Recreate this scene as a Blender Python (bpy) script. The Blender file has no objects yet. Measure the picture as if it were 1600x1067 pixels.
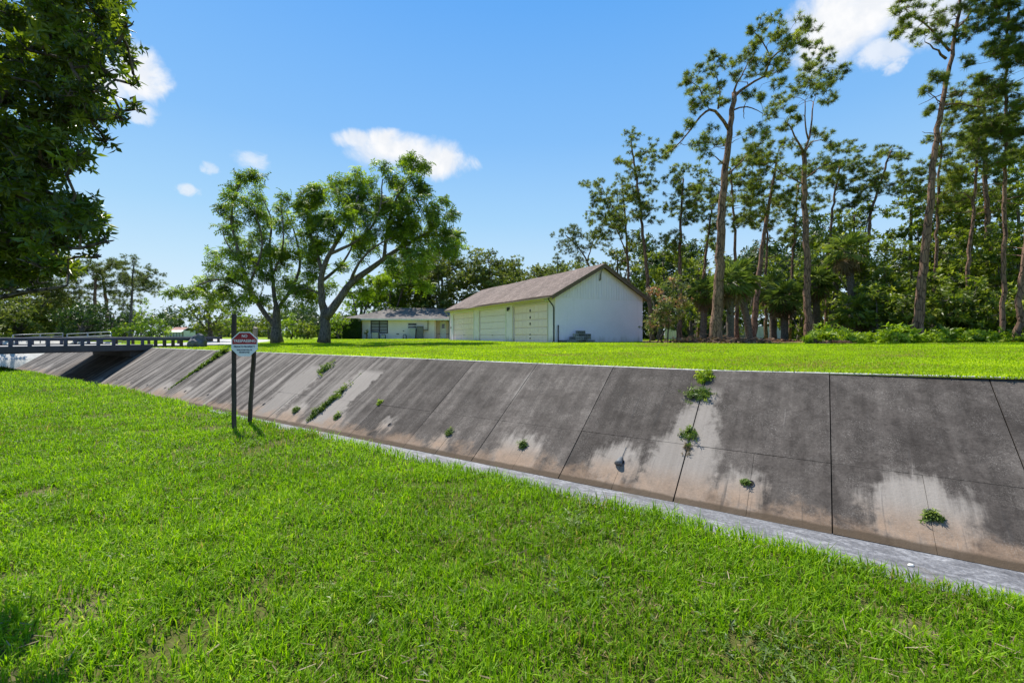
import bpy, math, random
import numpy as np
from mathutils import Vector

SC = bpy.context.scene
COL = SC.collection
R = math.radians
rng = np.random.default_rng(7)
random.seed(7)

# ------------------------------------------------------------------ camera
F, HZ, EYE = 711.0, 524.0, 1.6          # focal length and horizon row in photo pixels, eye height
cam = bpy.data.objects.new('camera', bpy.data.cameras.new('camera'))
COL.objects.link(cam)
cam.location = (0, 0, EYE)
cam.rotation_euler = (R(90), 0, 0)
cam.data.sensor_width = 36
cam.data.lens = 36 * F / 1600
cam.data.shift_y = -(533.5 - HZ) / 1600
cam.data.clip_start = 0.05
cam.data.clip_end = 6000
SC.camera = cam

# ------------------------------------------------------------------ sun, sky, exposure
SUN_AZ, SUN_EL = R(-36), R(60)          # azimuth clockwise from straight ahead
sdir = Vector((math.sin(SUN_AZ) * math.cos(SUN_EL), math.cos(SUN_AZ) * math.cos(SUN_EL), math.sin(SUN_EL)))
sun = bpy.data.objects.new('sun', bpy.data.lights.new('sun', 'SUN'))
COL.objects.link(sun)
sun.data.energy = 4.6
sun.data.angle = R(0.55)
sun.data.color = (1.0, 0.95, 0.86)
sun.rotation_euler = sdir.to_track_quat('Z', 'Y').to_euler()
sun.location = (-20, 30, 60)
SC.view_settings.view_transform = 'Standard'
SC.view_settings.look = 'None'
SC.view_settings.gamma = 1
SC.view_settings.exposure = 0.95
SC.render.engine = 'CYCLES'
try:
    SC.cycles.use_denoising = True
    SC.cycles.max_bounces = 8
    SC.cycles.diffuse_bounces = 4
    SC.cycles.transmission_bounces = 6
    SC.cycles.caustics_reflective = False
    SC.cycles.caustics_refractive = False
    SC.cycles.sample_clamp_indirect = 6
except Exception:
    pass


class NT:
    """small helper for writing node trees"""
    def __init__(s, tree):
        s.t = tree
    def n(s, typ, ins=None, **props):
        nd = s.t.nodes.new(typ)
        for k, v in props.items():
            setattr(nd, k, v)
        for k, v in (ins or {}).items():
            sock = nd.inputs[k]
            if hasattr(v, 'is_output') or isinstance(v, bpy.types.NodeSocket):
                s.t.links.new(v, sock)
            else:
                sock.default_value = v
        return nd
    def math(s, op, a, b=0.0, c=0.0, clamp=False):
        nd = s.n('ShaderNodeMath', {0: a, 1: b, 2: c}, operation=op, use_clamp=clamp)
        return nd.outputs[0]
    def smooth(s, x, lo, hi):
        nd = s.n('ShaderNodeMapRange', {'Value': x, 'From Min': lo, 'From Max': hi, 'To Min': 0.0, 'To Max': 1.0},
                 interpolation_type='SMOOTHSTEP')
        return nd.outputs[0]
    def mix(s, f, a, b, blend='MIX'):
        nd = s.n('ShaderNodeMix', data_type='RGBA', blend_type=blend)
        for i, v in ((0, f), (6, a), (7, b)):
            if isinstance(v, bpy.types.NodeSocket):
                s.t.links.new(v, nd.inputs[i])
            else:
                nd.inputs[i].default_value = v if i == 0 else (*v, 1.0) if len(v) == 3 else v
        return nd.outputs[2]
    def noise(s, vec, scale, detail=3.0, rough=0.55, dist=0.0):
        nd = s.n('ShaderNodeTexNoise', {'Scale': scale, 'Detail': detail, 'Roughness': rough, 'Distortion': dist})
        if vec is not None:
            s.t.links.new(vec, nd.inputs['Vector'])
        return nd.outputs['Fac']
    def ramp(s, fac, stops):
        nd = s.n('ShaderNodeValToRGB', {'Fac': fac})
        e = nd.color_ramp.elements
        while len(e) < len(stops):
            e.new(0.5)
        for el, (p, c) in zip(e, stops):
            el.position = p
            el.color = (*c, 1.0)
        return nd.outputs['Color']
    def scaled(s, vec, sc):
        nd = s.n('ShaderNodeMapping', {'Vector': vec, 'Scale': sc})
        return nd.outputs[0]


world = bpy.data.worlds.new('World')
SC.world = world
world.use_nodes = True
W = NT(world.node_tree)
world.node_tree.nodes.clear()
sky = W.n('ShaderNodeTexSky', sky_type='NISHITA', sun_disc=False, sun_elevation=SUN_EL, sun_rotation=SUN_AZ % (2 * math.pi),
          air_density=1.0, dust_density=0.6, ozone_density=3.5, altitude=0)
tc0 = W.n('ShaderNodeTexCoord').outputs['Generated']
elv = W.math('DIVIDE', W.math('ARCSINE', W.n('ShaderNodeSeparateXYZ', {0: tc0}).outputs[2]), math.pi / 2)
clear = W.ramp(elv, [(0.0, (.68, .83, .95)), (.06, (.60, .79, .95)), (.154, (.37, .648, .94)), (.255, (.22, .508, .926)), (.40, (.112, .396, .90)), (1.0, (.05, .24, .68))])
clear = W.mix(1.0, clear, (5.0, 5.0, 5.0), 'MULTIPLY')
lim = W.mix(1.0, sky.outputs[0], (6.0, 6.0, 6.0), 'DARKEN')
skyc = W.mix(.92, lim, clear)
tc = W.n('ShaderNodeTexCoord').outputs['Generated']
sx = W.n('ShaderNodeSeparateXYZ', {0: tc})
az = W.math('ARCTAN2', sx.outputs[0], sx.outputs[1])
el = W.math('ARCSINE', sx.outputs[2])
n1 = W.noise(tc, 9.0, 6.0, 0.6, 0.3)
n2 = W.noise(tc, 30.0, 4.0, 0.6, 0.0)
def sky_dir(px, py):
    x, z = (px - 800) / F, -(py - HZ) / F
    return math.atan2(x, 1.0), math.atan2(z, math.hypot(x, 1.0))
mask = None
# cloud puffs: direction, half widths in radians, strength
for px, py, rx, ry, k in ((625, 236, 92, 36, 1.0), (690, 256, 62, 30, 1.0), (568, 220, 46, 20, .85), (600, 222, 60, 24, 1.0), (225, 112, 62, 62, .95), (150, 120, 75, 50, .9), (222, 175, 30, 25, .6),
                          (1330, 35, 130, 80, 1.0), (1275, 20, 70, 60, .9), (1375, 85, 60, 30, .75), (1394, 103, 28, 18, .7),
                          (1450, 20, 80, 60, .8), (397, 251, 40, 18, .62), (293, 297, 24, 12, .66), (328, 263, 18, 12, .45), (-150, 260, 160, 70, .9), (1750, 120, 120, 60, .8)):
    a0, e0 = sky_dir(px, py)
    a1, e1 = sky_dir(px + rx, py)
    a2, e2 = sky_dir(px, py - ry)
    ha, he = abs(a1 - a0), abs(e2 - e0)
    u = W.math('DIVIDE', W.math('SUBTRACT', az, a0), ha)
    v = W.math('DIVIDE', W.math('SUBTRACT', el, e0), he)
    d = W.math('ADD', W.math('MULTIPLY', u, u), W.math('MULTIPLY', v, v))
    nzc = W.math('MULTIPLY', W.math('SUBTRACT', W.noise(tc, .75 / ha, 7.0, 0.62, 0.5), 0.5), 3.0)
    m = W.math('SUBTRACT', W.math('ADD', .95, nzc), d)
    m = W.math('MULTIPLY', W.smooth(m, 0.0, .95), k)
    mask = m if mask is None else W.math('MAXIMUM', mask, m)
cc = W.mix(mask, skyc, W.mix(W.smooth(n2, .35, .65), (4.3, 4.45, 4.7), (4.85, 4.88, 4.95)))
bg = W.n('ShaderNodeBackground', {'Color': cc, 'Strength': 0.105})
wo = W.n('ShaderNodeOutputWorld', {0: bg.outputs[0]})

# ------------------------------------------------------------------ geometry helpers
ND = np.array([.5625, .8268, 0.0])       # across the canal, away from the camera
DD = np.array([-.8268, .5625, 0.0])      # along the canal
UT, ZT, TAN = 9.32, 0.925, 0.702         # top edge of the far slope
COSA = 1 / math.sqrt(1 + TAN * TAN)
ZF = -0.835                              # canal floor
UB = UT - (ZT - ZF) / TAN                # toe of the far slope


def su(s, u, z):
    return DD * s + ND * u + np.array([0, 0, z])


def lerp(x, xs, ys):
    return np.interp(x, xs, ys)


def sstep(x):
    x = np.clip(x, 0, 1)
    return x * x * (3 - 2 * x)


def vnoise(x, y, seed=0):
    """cheap value noise in numpy"""
    xi, yi = np.floor(x).astype(int), np.floor(y).astype(int)
    fx, fy = sstep(x - xi), sstep(y - yi)
    def h(a, b):
        v = np.sin(a * 127.1 + b * 311.7 + seed * 74.7) * 43758.5453
        return v - np.floor(v)
    return (h(xi, yi) * (1 - fx) + h(xi + 1, yi) * fx) * (1 - fy) + (h(xi, yi + 1) * (1 - fx) + h(xi + 1, yi + 1) * fx) * fy


def far_z(s, u):
    q = np.maximum(np.asarray(u, float) - UT, 0)
    rise = 0.25 * sstep(q / 14.0)
    return ZT + rise + 0.05 * (vnoise(np.asarray(s) * .22, q * .22) - .5) * sstep(q / 2) + lerp(s, [-12, -2.4, 2, 400], [.12, .07, 0, 0])


def gz(x, y):
    p = np.array([x, y, 0])
    return float(far_z(p @ DD, p @ ND))


def edge_u(s):
    return lerp(s, [-60, -1, 3, 8.6, 17, 24, 33, 75], [3.98, 3.98, 4.12, 4.36, 4.72, 4.6, 4.5, 4.3]) + .10 * (vnoise(np.asarray(s) * 1.7, np.asarray(s) * 0, 3) - .5) + .06 * (vnoise(np.asarray(s) * 6, np.asarray(s) * 0, 4) - .5)


def P(px, py, Y):
    return np.array([(px - 800) / F * Y, Y, EYE - (py - HZ) / F * Y])


def onground(px, Y):
    x = (px - 800) / F * Y
    return np.array([x, Y, gz(x, Y)])


def unit(v):
    v = np.asarray(v, float)
    return v / np.maximum(np.linalg.norm(v, axis=-1, keepdims=True), 1e-9)


WL = {}


def prop(o, label=None, cat=None, group=None, kind=None):
    if label: o['label'] = label
    if cat: o['category'] = cat
    if group: o['group'] = group
    if kind: o['kind'] = kind
    return o


def empty(name, loc, label, cat, group=None):
    o = bpy.data.objects.new(name, None)
    o.empty_display_size = 0.2
    COL.objects.link(o)
    o.location = [float(c) for c in loc]
    WL[o.name] = np.array(loc, float)
    return prop(o, label, cat, group)


class MB:
    def __init__(s):
        s.v, s.f, s.r, s.m, s.uv, s.k = [], [], [], [], [], 0
    def add(s, V, Fc, r=.5, mi=0):
        V = np.asarray(V, float).reshape(-1, 3)
        Fc = np.asarray(Fc, int)
        if Fc.ndim == 1:
            Fc = Fc[None]
        s.v.append(V)
        s.f.append(Fc + s.k)
        s.r.append(np.broadcast_to(np.asarray(r, float), (len(Fc),)))
        s.m.append(np.full(len(Fc), mi))
        s.k += len(V)
    def box(s, c, size, ax=None, mi=0, r=.5):
        ax = np.eye(3) if ax is None else np.asarray(ax, float)
        h = np.asarray(size, float) / 2
        cs = np.array([[x, y, z] for z in (-1, 1) for y in (-1, 1) for x in (-1, 1)], float) * h
        s.add(np.asarray(c, float) + cs @ ax, [[0, 2, 3, 1], [4, 5, 7, 6], [0, 1, 5, 4], [2, 6, 7, 3], [0, 4, 6, 2], [1, 3, 7, 5]], r, mi)
    def bevbox(s, c, size, b=.01, ax=None, mi=0, r=.5):
        """box with chamfered edges"""
        ax = np.eye(3) if ax is None else np.asarray(ax, float)
        h = np.asarray(size, float) / 2
        b = min(b, h.min() * .45)
        V, idx = [], {}
        for sx_ in (-1, 1):
            for sy_ in (-1, 1):
                for sz_ in (-1, 1):
                    for a in range(3):
                        p = np.array([sx_, sy_, sz_]) * h
                        q = p - np.array([sx_, sy_, sz_]) * b
                        q[a] = p[a]
                        idx[(sx_, sy_, sz_, a)] = len(V)
                        V.append(q)
        Fs4, Fs3 = [], []
        for a in range(3):
            b1, b2 = (a + 1) % 3, (a + 2) % 3
            for sg in (-1, 1):
                def key(i, j):
                    k = [0, 0, 0]; k[a] = sg; k[b1] = i; k[b2] = j
                    return idx[(*k, a)]
                q = [key(-1, -1), key(1, -1), key(1, 1), key(-1, 1)]
                Fs4.append(q if sg > 0 else q[::-1])
            for i in (-1, 1):
                for j in (-1, 1):
                    def k2(t, face):
                        k = [0, 0, 0]; k[a] = t; k[b1] = i; k[b2] = j
                        return idx[(*k, face)]
                    q = [k2(-1, b1), k2(1, b1), k2(1, b2), k2(-1, b2)]
                    Fs4.append(q if i * j < 0 else q[::-1])
        for sx_ in (-1, 1):
            for sy_ in (-1, 1):
                for sz_ in (-1, 1):
                    q = [idx[(sx_, sy_, sz_, a)] for a in range(3)]
                    Fs3.append(q if sx_ * sy_ * sz_ > 0 else q[::-1])
        V = np.asarray(c, float) + np.array(V) @ ax
        k0 = s.k
        s.add(V, Fs4, r, mi)
        s.f.append(np.array(Fs3) + k0); s.r.append(np.full(8, r)); s.m.append(np.full(8, mi))
    def tube(s, pts, rad, n=6, mi=0, r=.5, caps=True):
        pts = np.asarray(pts, float)
        m = len(pts)
        rad = np.broadcast_to(np.asarray(rad, float), (m,))
        tan = np.gradient(pts, axis=0)
        tan = unit(tan)
        ref = np.array([0, 0, 1.0]) if abs(tan[0][2]) < .9 else np.array([1.0, 0, 0])
        u = unit(ref - tan[0] * (ref @ tan[0]))
        U = np.zeros((m, 3)); 
        for i in range(m):
            u = u - tan[i] * (u @ tan[i])
            u = u / max(np.linalg.norm(u), 1e-9)
            U[i] = u
        Vv = np.cross(tan, U)
        a = np.arange(n) / n * 2 * math.pi
        ring = pts[:, None] + rad[:, None, None] * (np.cos(a)[None, :, None] * U[:, None] + np.sin(a)[None, :, None] * Vv[:, None])
        i, j = np.meshgrid(np.arange(m - 1), np.arange(n), indexing='ij')
        q = np.stack([i * n + j, i * n + (j + 1) % n, (i + 1) * n + (j + 1) % n, (i + 1) * n + j], -1).reshape(-1, 4)
        k0 = s.k
        s.add(ring.reshape(-1, 3), q, r, mi)
        if caps:
            s.f.append((np.arange(n)[::-1] + k0)[None]); s.r.append(np.array([r])); s.m.append(np.array([mi]))
            s.f.append((np.arange(n) + (m - 1) * n + k0)[None]); s.r.append(np.array([r])); s.m.append(np.array([mi]))
    def grid(s, Pts, mi=0, r=.5):
        a, b = Pts.shape[:2]
        i, j = np.meshgrid(np.arange(a - 1), np.arange(b - 1), indexing='ij')
        q = np.stack([i * b + j, (i + 1) * b + j, (i + 1) * b + j + 1, i * b + j + 1], -1).reshape(-1, 4)
        s.add(Pts.reshape(-1, 3), q, r, mi)
    def build(s, name, mats, parent=None, smooth=False, uvfun=None, origin=None, ptattr=None):
        V = np.concatenate(s.v)
        if parent is not None:
            org = WL[parent.name]
        elif origin is not None:
            org = np.asarray(origin, float)
        else:
            org = np.array([(V[:, 0].min() + V[:, 0].max()) / 2, (V[:, 1].min() + V[:, 1].max()) / 2, V[:, 2].min()])
        me = bpy.data.meshes.new(name)
        me.vertices.add(len(V))
        me.vertices.foreach_set('co', (V - org).astype(np.float32).ravel())
        sizes = np.concatenate([np.full(len(f), f.shape[1]) for f in s.f])
        loops = np.concatenate([f.ravel() for f in s.f])
        starts = np.concatenate([[0], np.cumsum(sizes)[:-1]])
        me.loops.add(len(loops))
        me.loops.foreach_set('vertex_index', loops.astype(np.int32))
        me.polygons.add(len(sizes))
        me.polygons.foreach_set('loop_start', starts.astype(np.int32))
        me.polygons.foreach_set('material_index', np.concatenate(s.m).astype(np.int32))
        me.polygons.foreach_set('use_smooth', np.full(len(sizes), smooth))
        at = me.attributes.new('rnd', 'FLOAT', 'FACE')
        at.data.foreach_set('value', np.concatenate(s.r).astype(np.float32))
        if uvfun is not None:
            uv = me.uv_layers.new(name='UVMap')
            uv.data.foreach_set('uv', uvfun(V)[loops].astype(np.float32).ravel())
        if ptattr is not None:
            a2 = me.attributes.new('pt', 'FLOAT', 'POINT')
            a2.data.foreach_set('value', ptattr(V).astype(np.float32))
        for mt in (mats if isinstance(mats, (list, tuple)) else [mats]):
            me.materials.append(mt)
        me.update(calc_edges=True)
        me.validate()
        o = bpy.data.objects.new(name, me)
        COL.objects.link(o)
        if parent is not None:
            o.parent = parent
        else:
            o.location = [float(c) for c in org]
        WL[o.name] = org
        return o


# ------------------------------------------------------------------ materials
def material(name):
    m = bpy.data.materials.new(name)
    m.use_nodes = True
    t = NT(m.node_tree)
    b = m.node_tree.nodes['Principled BSDF']
    return m, t, b


def setc(t, b, col, rough=.7, spec=.3):
    if isinstance(col, bpy.types.NodeSocket):
        t.t.links.new(col, b.inputs['Base Color'])
    else:
        b.inputs['Base Color'].default_value = (*col, 1)
    if isinstance(rough, bpy.types.NodeSocket):
        t.t.links.new(rough, b.inputs['Roughness'])
    else:
        b.inputs['Roughness'].default_value = rough
    b.inputs['Specular IOR Level'].default_value = spec


def bump(t, b, h, strength=.4, dist=.02):
    nd = t.n('ShaderNodeBump', {'Height': h, 'Strength': strength, 'Distance': dist})
    t.t.links.new(nd.outputs[0], b.inputs['Normal'])


def weathered(name, col, var=.25, scale=3.0, rough=.75, bscale=40, bst=.25, stretch=(1, 1, 1), metal=0.0, spec=.3):
    """plain paint / metal / wood with blotchy wear and fine bump, in object space"""
    m, t, b = material(name)
    oc = t.scaled(t.n('ShaderNodeTexCoord').outputs['Object'], stretch)
    a = t.noise(oc, scale, 5, .6)
    c = t.noise(oc, scale * 9, 3, .6)
    f = t.math('ADD', t.math('MULTIPLY', a, .7), t.math('MULTIPLY', c, .3))
    lo = tuple(x * (1 - var) for x in col)
    hi = tuple(min(1, x * (1 + var)) for x in col)
    setc(t, b, t.ramp(f, [(.3, lo), (.7, hi)]), rough, spec)
    b.inputs['Metallic'].default_value = metal
    bump(t, b, t.noise(oc, bscale, 4, .6), bst, .01)
    return m


def leafmat(name, c0, c1, c2, trans=.35, rough=.45, spec=.35):
    m, t, b = material(name)
    at = t.n('ShaderNodeAttribute', attribute_name='rnd').outputs['Fac']
    col = t.ramp(at, [(0.0, c0), (.55, c1), (1.0, c2)])
    setc(t, b, col, rough, spec)
    tr = t.n('ShaderNodeBsdfTranslucent', {'Color': t.mix(1.0, col, (1.45, 1.5, .75), 'MULTIPLY')})
    mx = t.n('ShaderNodeMixShader', {0: trans, 1: b.outputs[0], 2: tr.outputs[0]})
    out = [n for n in m.node_tree.nodes if n.type == 'OUTPUT_MATERIAL'][0]
    m.node_tree.links.new(mx.outputs[0], out.inputs[0])
    return m


def barkmat(name, dark, light, sc=6.0, stretch=(1, 1, .25), vor=True):
    m, t, b = material(name)
    oc = t.scaled(t.n('ShaderNodeTexCoord').outputs['Object'], stretch)
    a = t.noise(oc, sc, 6, .65, .6)
    v = t.n('ShaderNodeTexVoronoi', {'Vector': oc, 'Scale': sc * 1.6}, feature='DISTANCE_TO_EDGE').outputs[0]
    h = t.math('ADD', a, t.math('MULTIPLY', t.smooth(v, 0, .12), .35))
    setc(t, b, t.ramp(h, [(.45, dark), (.95, light)]), .9, .15)
    bump(t, b, h, .9, .05)
    return m


M = {}
M['leaf_front'] = leafmat('broad dark leaf', (.030, .050, .005), (.095, .14, .009), (.27, .33, .025), .45, .35, .45)
M['leaf_pecan'] = leafmat('pinnate leaf', (.040, .072, .006), (.125, .195, .010), (.32, .40, .025), .50)
M['leaf_under'] = leafmat('understory leaf', (.045, .070, .009), (.135, .18, .016), (.34, .36, .05), .46)
M['leaf_oak'] = leafmat('oak leaf', (.05, .07, .014), (.12, .15, .025), (.27, .28, .06), .40)
M['leaf_far'] = leafmat('far leaf', (.03, .055, .014), (.06, .095, .02), (.12, .16, .035), .3)
M['leaf_bright'] = leafmat('bright shrub leaf', (.10, .17, .01), (.22, .31, .015), (.38, .44, .03), .42)
M['leaf_hedge'] = leafmat('hedge leaf', (.016, .04, .006), (.035, .075, .01), (.07, .12, .015), .25)
M['leaf_pink'] = leafmat('crepe myrtle leaf', (.07, .11, .025), (.17, .19, .055), (.50, .19, .20), .35)
M['needle'] = leafmat('pine needle', (.050, .070, .012), (.145, .185, .025), (.32, .34, .05), .46, .5)
M['needle_dark'] = leafmat('dark pine needle', (.036, .056, .009), (.110, .150, .018), (.26, .30, .04), .42, .5)
M['needle_far'] = leafmat('far pine needle', (.045, .065, .016), (.10, .13, .025), (.22, .24, .05), .35, .5)
M['palm'] = leafmat('palm frond', (.045, .075, .015), (.12, .17, .035), (.26, .30, .08), .36, .4)
M['dead'] = leafmat('dead frond', (.09, .065, .035), (.20, .15, .085), (.34, .27, .17), .2, .8)
M['weed'] = leafmat('weed leaf', (.05, .09, .015), (.11, .17, .025), (.24, .30, .05), .35)
M['bark_pine'] = barkmat('pine bark', (.055, .033, .024), (.25, .150, .105), 5.0)
M['bark_grey'] = barkmat('grey bark', (.045, .038, .033), (.17, .145, .125), 7.0)
M['bark_palm'] = barkmat('palm bark', (.05, .04, .03), (.19, .155, .12), 7.0, (1, 1, 1.6))

# canal slope concrete: uv = metres along the canal (minus first joint) and metres down from the crest
m, t, b = material('stained slope concrete')
uvn = t.n('ShaderNodeUVMap', uv_map='UVMap').outputs[0]
sp = t.n('ShaderNodeSeparateXYZ', {0: uvn})
S_, V_ = sp.outputs[0], sp.outputs[1]
PW, SJ = 1.905, -0.11
big = t.noise(uvn, 1.1, 5, .6)
med = t.noise(uvn, 4.0, 5, .65, .4)
fin = t.noise(uvn, 28.0, 4, .7)
spk = t.noise(t.scaled(uvn, (1, .8, 1)), 62.0, 4, .75, 1.2)
streak = t.noise(t.scaled(uvn, (3.2, .22, 1)), 1.0, 5, .65)
streak2 = t.noise(t.scaled(uvn, (11, .5, 1)), 1.0, 4, .6)
pan = t.math('FLOOR', t.math('DIVIDE', t.math('SUBTRACT', S_, SJ), PW))
prn = t.n('ShaderNodeTexWhiteNoise', {'W': pan}, noise_dimensions='1D').outputs['Value']
fr = t.math('SUBTRACT', t.math('SUBTRACT', S_, SJ), t.math('MULTIPLY', pan, PW))       # 0..PW in the panel
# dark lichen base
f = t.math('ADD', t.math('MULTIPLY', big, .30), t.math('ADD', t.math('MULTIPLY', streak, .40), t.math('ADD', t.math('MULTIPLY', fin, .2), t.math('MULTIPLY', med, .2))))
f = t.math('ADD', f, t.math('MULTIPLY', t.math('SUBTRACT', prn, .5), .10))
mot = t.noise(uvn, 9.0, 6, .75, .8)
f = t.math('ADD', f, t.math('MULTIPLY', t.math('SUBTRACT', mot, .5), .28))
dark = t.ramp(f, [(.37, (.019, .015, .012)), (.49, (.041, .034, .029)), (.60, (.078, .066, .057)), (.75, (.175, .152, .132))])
# clean pale concrete round the weep holes
dx = t.math('SUBTRACT', fr, PW / 2 + .1)
dy = t.math('SUBTRACT', V_, t.math('ADD', 2.48, t.math('MULTIPLY', prn, .3)))
wob = t.math('MULTIPLY', t.math('SUBTRACT', med, .5), 1.5)
prn2 = t.n('ShaderNodeTexWhiteNoise', {'W': t.math('ADD', pan, 37.3)}, noise_dimensions='1D').outputs['Value']
rad = t.math('ADD', .08, t.math('MULTIPLY', t.math('MULTIPLY', prn2, prn2), .42))
for kk, r_ in ((-1, .50), (0, .32), (1, .40), (2, .50), (3, .22), (4, .20), (5, .34)):
    hit = t.math('COMPARE', pan, float(kk), .1)
    rad = t.math('ADD', t.math('MULTIPLY', rad, t.math('SUBTRACT', 1.0, hit)), t.math('MULTIPLY', hit, r_))
dist = t.math('SQRT', t.math('ADD', t.math('MULTIPLY', dx, dx), t.math('MULTIPLY', t.math('MULTIPLY', dy, dy), .7)))
hst = t.math('MULTIPLY', t.math('SUBTRACT', t.noise(t.scaled(uvn, (7, .8, 1)), 1.0, 5, .7), .5), .75)
halo = t.smooth(t.math('ADD', t.math('SUBTRACT', rad, dist), t.math('ADD', t.math('MULTIPLY', wob, .34), hst)), -.12, .20)
# tan band at the toe
band = t.smooth(t.math('ADD', V_, t.math('ADD', t.math('MULTIPLY', wob, .45), t.math('MULTIPLY', t.math('SUBTRACT', big, .5), 1.2))), 2.62, 2.98)
# pale patch along the weedy joint at 1.8 m
ja = t.math('ADD', t.math('SUBTRACT', S_, 1.78), t.math('MULTIPLY', t.math('SUBTRACT', V_, 1.4), -.06))
jw = t.math('ADD', .20, t.math('MULTIPLY', t.smooth(V_, .6, 2.6), .32))
jm = t.smooth(t.math('ADD', t.math('SUBTRACT', jw, t.math('ABSOLUTE', ja)), t.math('ADD', t.math('MULTIPLY', wob, .4), t.math('MULTIPLY', hst, .5))), -.12, .12)
jm = t.math('MULTIPLY', jm, t.smooth(V_, .35, .8))
jm = t.math('MULTIPLY', jm, .85)
# pale stretch at the joint near 5.6 m and 11.3 m
def joint_pale(s0, wd, v0, v1, k):
    q = t.smooth(t.math('ADD', t.math('SUBTRACT', wd, t.math('ABSOLUTE', t.math('SUBTRACT', S_, s0))), t.math('MULTIPLY', wob, wd * .9)), -.05, .12)
    q = t.math('MULTIPLY', q, t.smooth(V_, v0, v0 + .3))
    return t.math('MULTIPLY', t.math('MULTIPLY', q, t.math('SUBTRACT', 1.0, t.smooth(V_, v1, v1 + .3))), k)
j2 = joint_pale(5.62, .05, .2, 1.1, 1.0)
j3 = joint_pale(11.0, .55, .5, 3.2, .9)
j4 = joint_pale(13.6, .60, .4, 3.2, .75)
# the far panels are paler and streaked
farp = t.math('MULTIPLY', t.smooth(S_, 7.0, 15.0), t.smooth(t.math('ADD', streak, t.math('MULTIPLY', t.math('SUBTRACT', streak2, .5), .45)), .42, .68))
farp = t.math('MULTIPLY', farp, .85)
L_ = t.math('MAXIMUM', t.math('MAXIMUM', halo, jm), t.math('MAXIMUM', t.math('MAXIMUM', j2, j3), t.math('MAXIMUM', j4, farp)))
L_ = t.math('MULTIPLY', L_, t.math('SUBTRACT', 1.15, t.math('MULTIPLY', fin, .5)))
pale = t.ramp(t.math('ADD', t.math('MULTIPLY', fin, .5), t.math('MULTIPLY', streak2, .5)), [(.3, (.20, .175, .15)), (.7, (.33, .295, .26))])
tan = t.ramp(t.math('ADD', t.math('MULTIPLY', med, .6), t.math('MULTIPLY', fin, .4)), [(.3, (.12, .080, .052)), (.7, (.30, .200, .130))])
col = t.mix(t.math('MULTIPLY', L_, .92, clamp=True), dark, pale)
col = t.mix(t.math('MAXIMUM', t.math('MULTIPLY', band, .62), t.math('MULTIPLY', t.math('MAXIMUM', halo, jm), t.math('MULTIPLY', t.smooth(V_, 2.3, 2.85), .8))), col, tan)
# speckle of exposed aggregate and pale lichen
spm = t.math('MULTIPLY', t.smooth(spk, .53, .64), t.smooth(t.noise(uvn, 2.3, 4, .6, .5), .38, .62))
col = t.mix(t.math('MULTIPLY', spm, .45), col, (.26, .235, .21))
dks = t.smooth(streak2, .60, .74)
col = t.mix(t.math('MULTIPLY', dks, .6), col, (.035, .033, .032))
wet = t.smooth(t.math('ADD', V_, t.math('MULTIPLY', wob, .07)), 2.92, 2.97)
col = t.mix(t.math('MULTIPLY', wet, .8), col, (.050, .036, .022))
scr = t.smooth(t.noise(t.scaled(uvn, (26, 1.3, 1)), 1.0, 3, .6, .6), .69, .76)
col = t.mix(t.math('MULTIPLY', scr, t.math('MULTIPLY', t.smooth(big, .45, .6), .5)), col, (.30, .27, .24))
setc(t, b, col, .88, .2)
bump(t, b, t.math('ADD', fin, t.math('MULTIPLY', med, .6)), .45, .012)
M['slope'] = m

m, t, b = material('joint filler')
setc(t, b, (.018, .017, .014), .95, .1)
M['joint'] = m

m, t, b = material('canal floor silt')
uvn = t.n('ShaderNodeUVMap', uv_map='UVMap').outputs[0]
a = t.noise(t.scaled(uvn, (2.2, 6, 1)), 1.0, 6, .7, 1.2)
c = t.noise(uvn, 22, 4, .7, .5)
dk = t.noise(uvn, 1.6, 4, .6, .4)
f = t.math('ADD', t.math('MULTIPLY', a, .6), t.math('MULTIPLY', c, .4))
col = t.ramp(f, [(.32, (.045, .045, .050)), (.5, (.12, .12, .128)), (.62, (.25, .25, .26)), (.76, (.42, .42, .42))])
col = t.mix(t.math('MULTIPLY', t.smooth(dk, .56, .72), .55), col, (.10, .085, .062))
setc(t, b, col, t.math('ADD', .35, t.math('MULTIPLY', c, .5)), .4)
bump(t, b, t.math('ADD', a, t.math('MULTIPLY', c, .5)), .7, .03)
M['floor'] = m


def groundmat(name, stops, scale=.6):
    m, t, b = material(name)
    oc = t.n('ShaderNodeTexCoord').outputs['Object']
    a = t.noise(oc, scale, 5, .6)
    c = t.noise(oc, scale * 14, 5, .65)
    f = t.math('ADD', t.math('MULTIPLY', a, .55), t.math('MULTIPLY', c, .45))
    setc(t, b, t.ramp(f, stops), .95, .1)
    bump(t, b, c, .8, .05)
    return m


M['soil_near'] = groundmat('thatch under the near lawn', [(.3, (.05, .045, .018)), (.5, (.075, .08, .020)), (.7, (.17, .135, .085))], .8)
M['soil_far'] = groundmat('turf of the far lawn', [(.3, (.11, .18, .006)), (.55, (.18, .26, .008)), (.75, (.26, .29, .03))], .5)
M['earth'] = groundmat('earth', [(.3, (.05, .07, .02)), (.6, (.09, .10, .035)), (.8, (.13, .11, .06))], .1)
M['sandy'] = groundmat('pine straw', [(.3, (.16, .09, .05)), (.55, (.27, .17, .10)), (.75, (.38, .27, .17))], 1.5)
M['road'] = weathered('road surface', (.34, .33, .32), .2, .6, .9, 60, .3)
M['concrete'] = weathered('pale concrete', (.42, .41, .38), .25, 1.5, .85, 40, .3)
M['greyrail'] = weathered('blue grey painted rail', (.055, .060, .085), .3, 2.0, .6, 30, .2)
M['fascia'] = weathered('dark weathered fascia', (.060, .058, .062), .35, 1.2, .85, 30, .3)
M['rock'] = weathered('dark boulder', (.10, .10, .115), .5, 3.0, .8, 14, .8)
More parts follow.
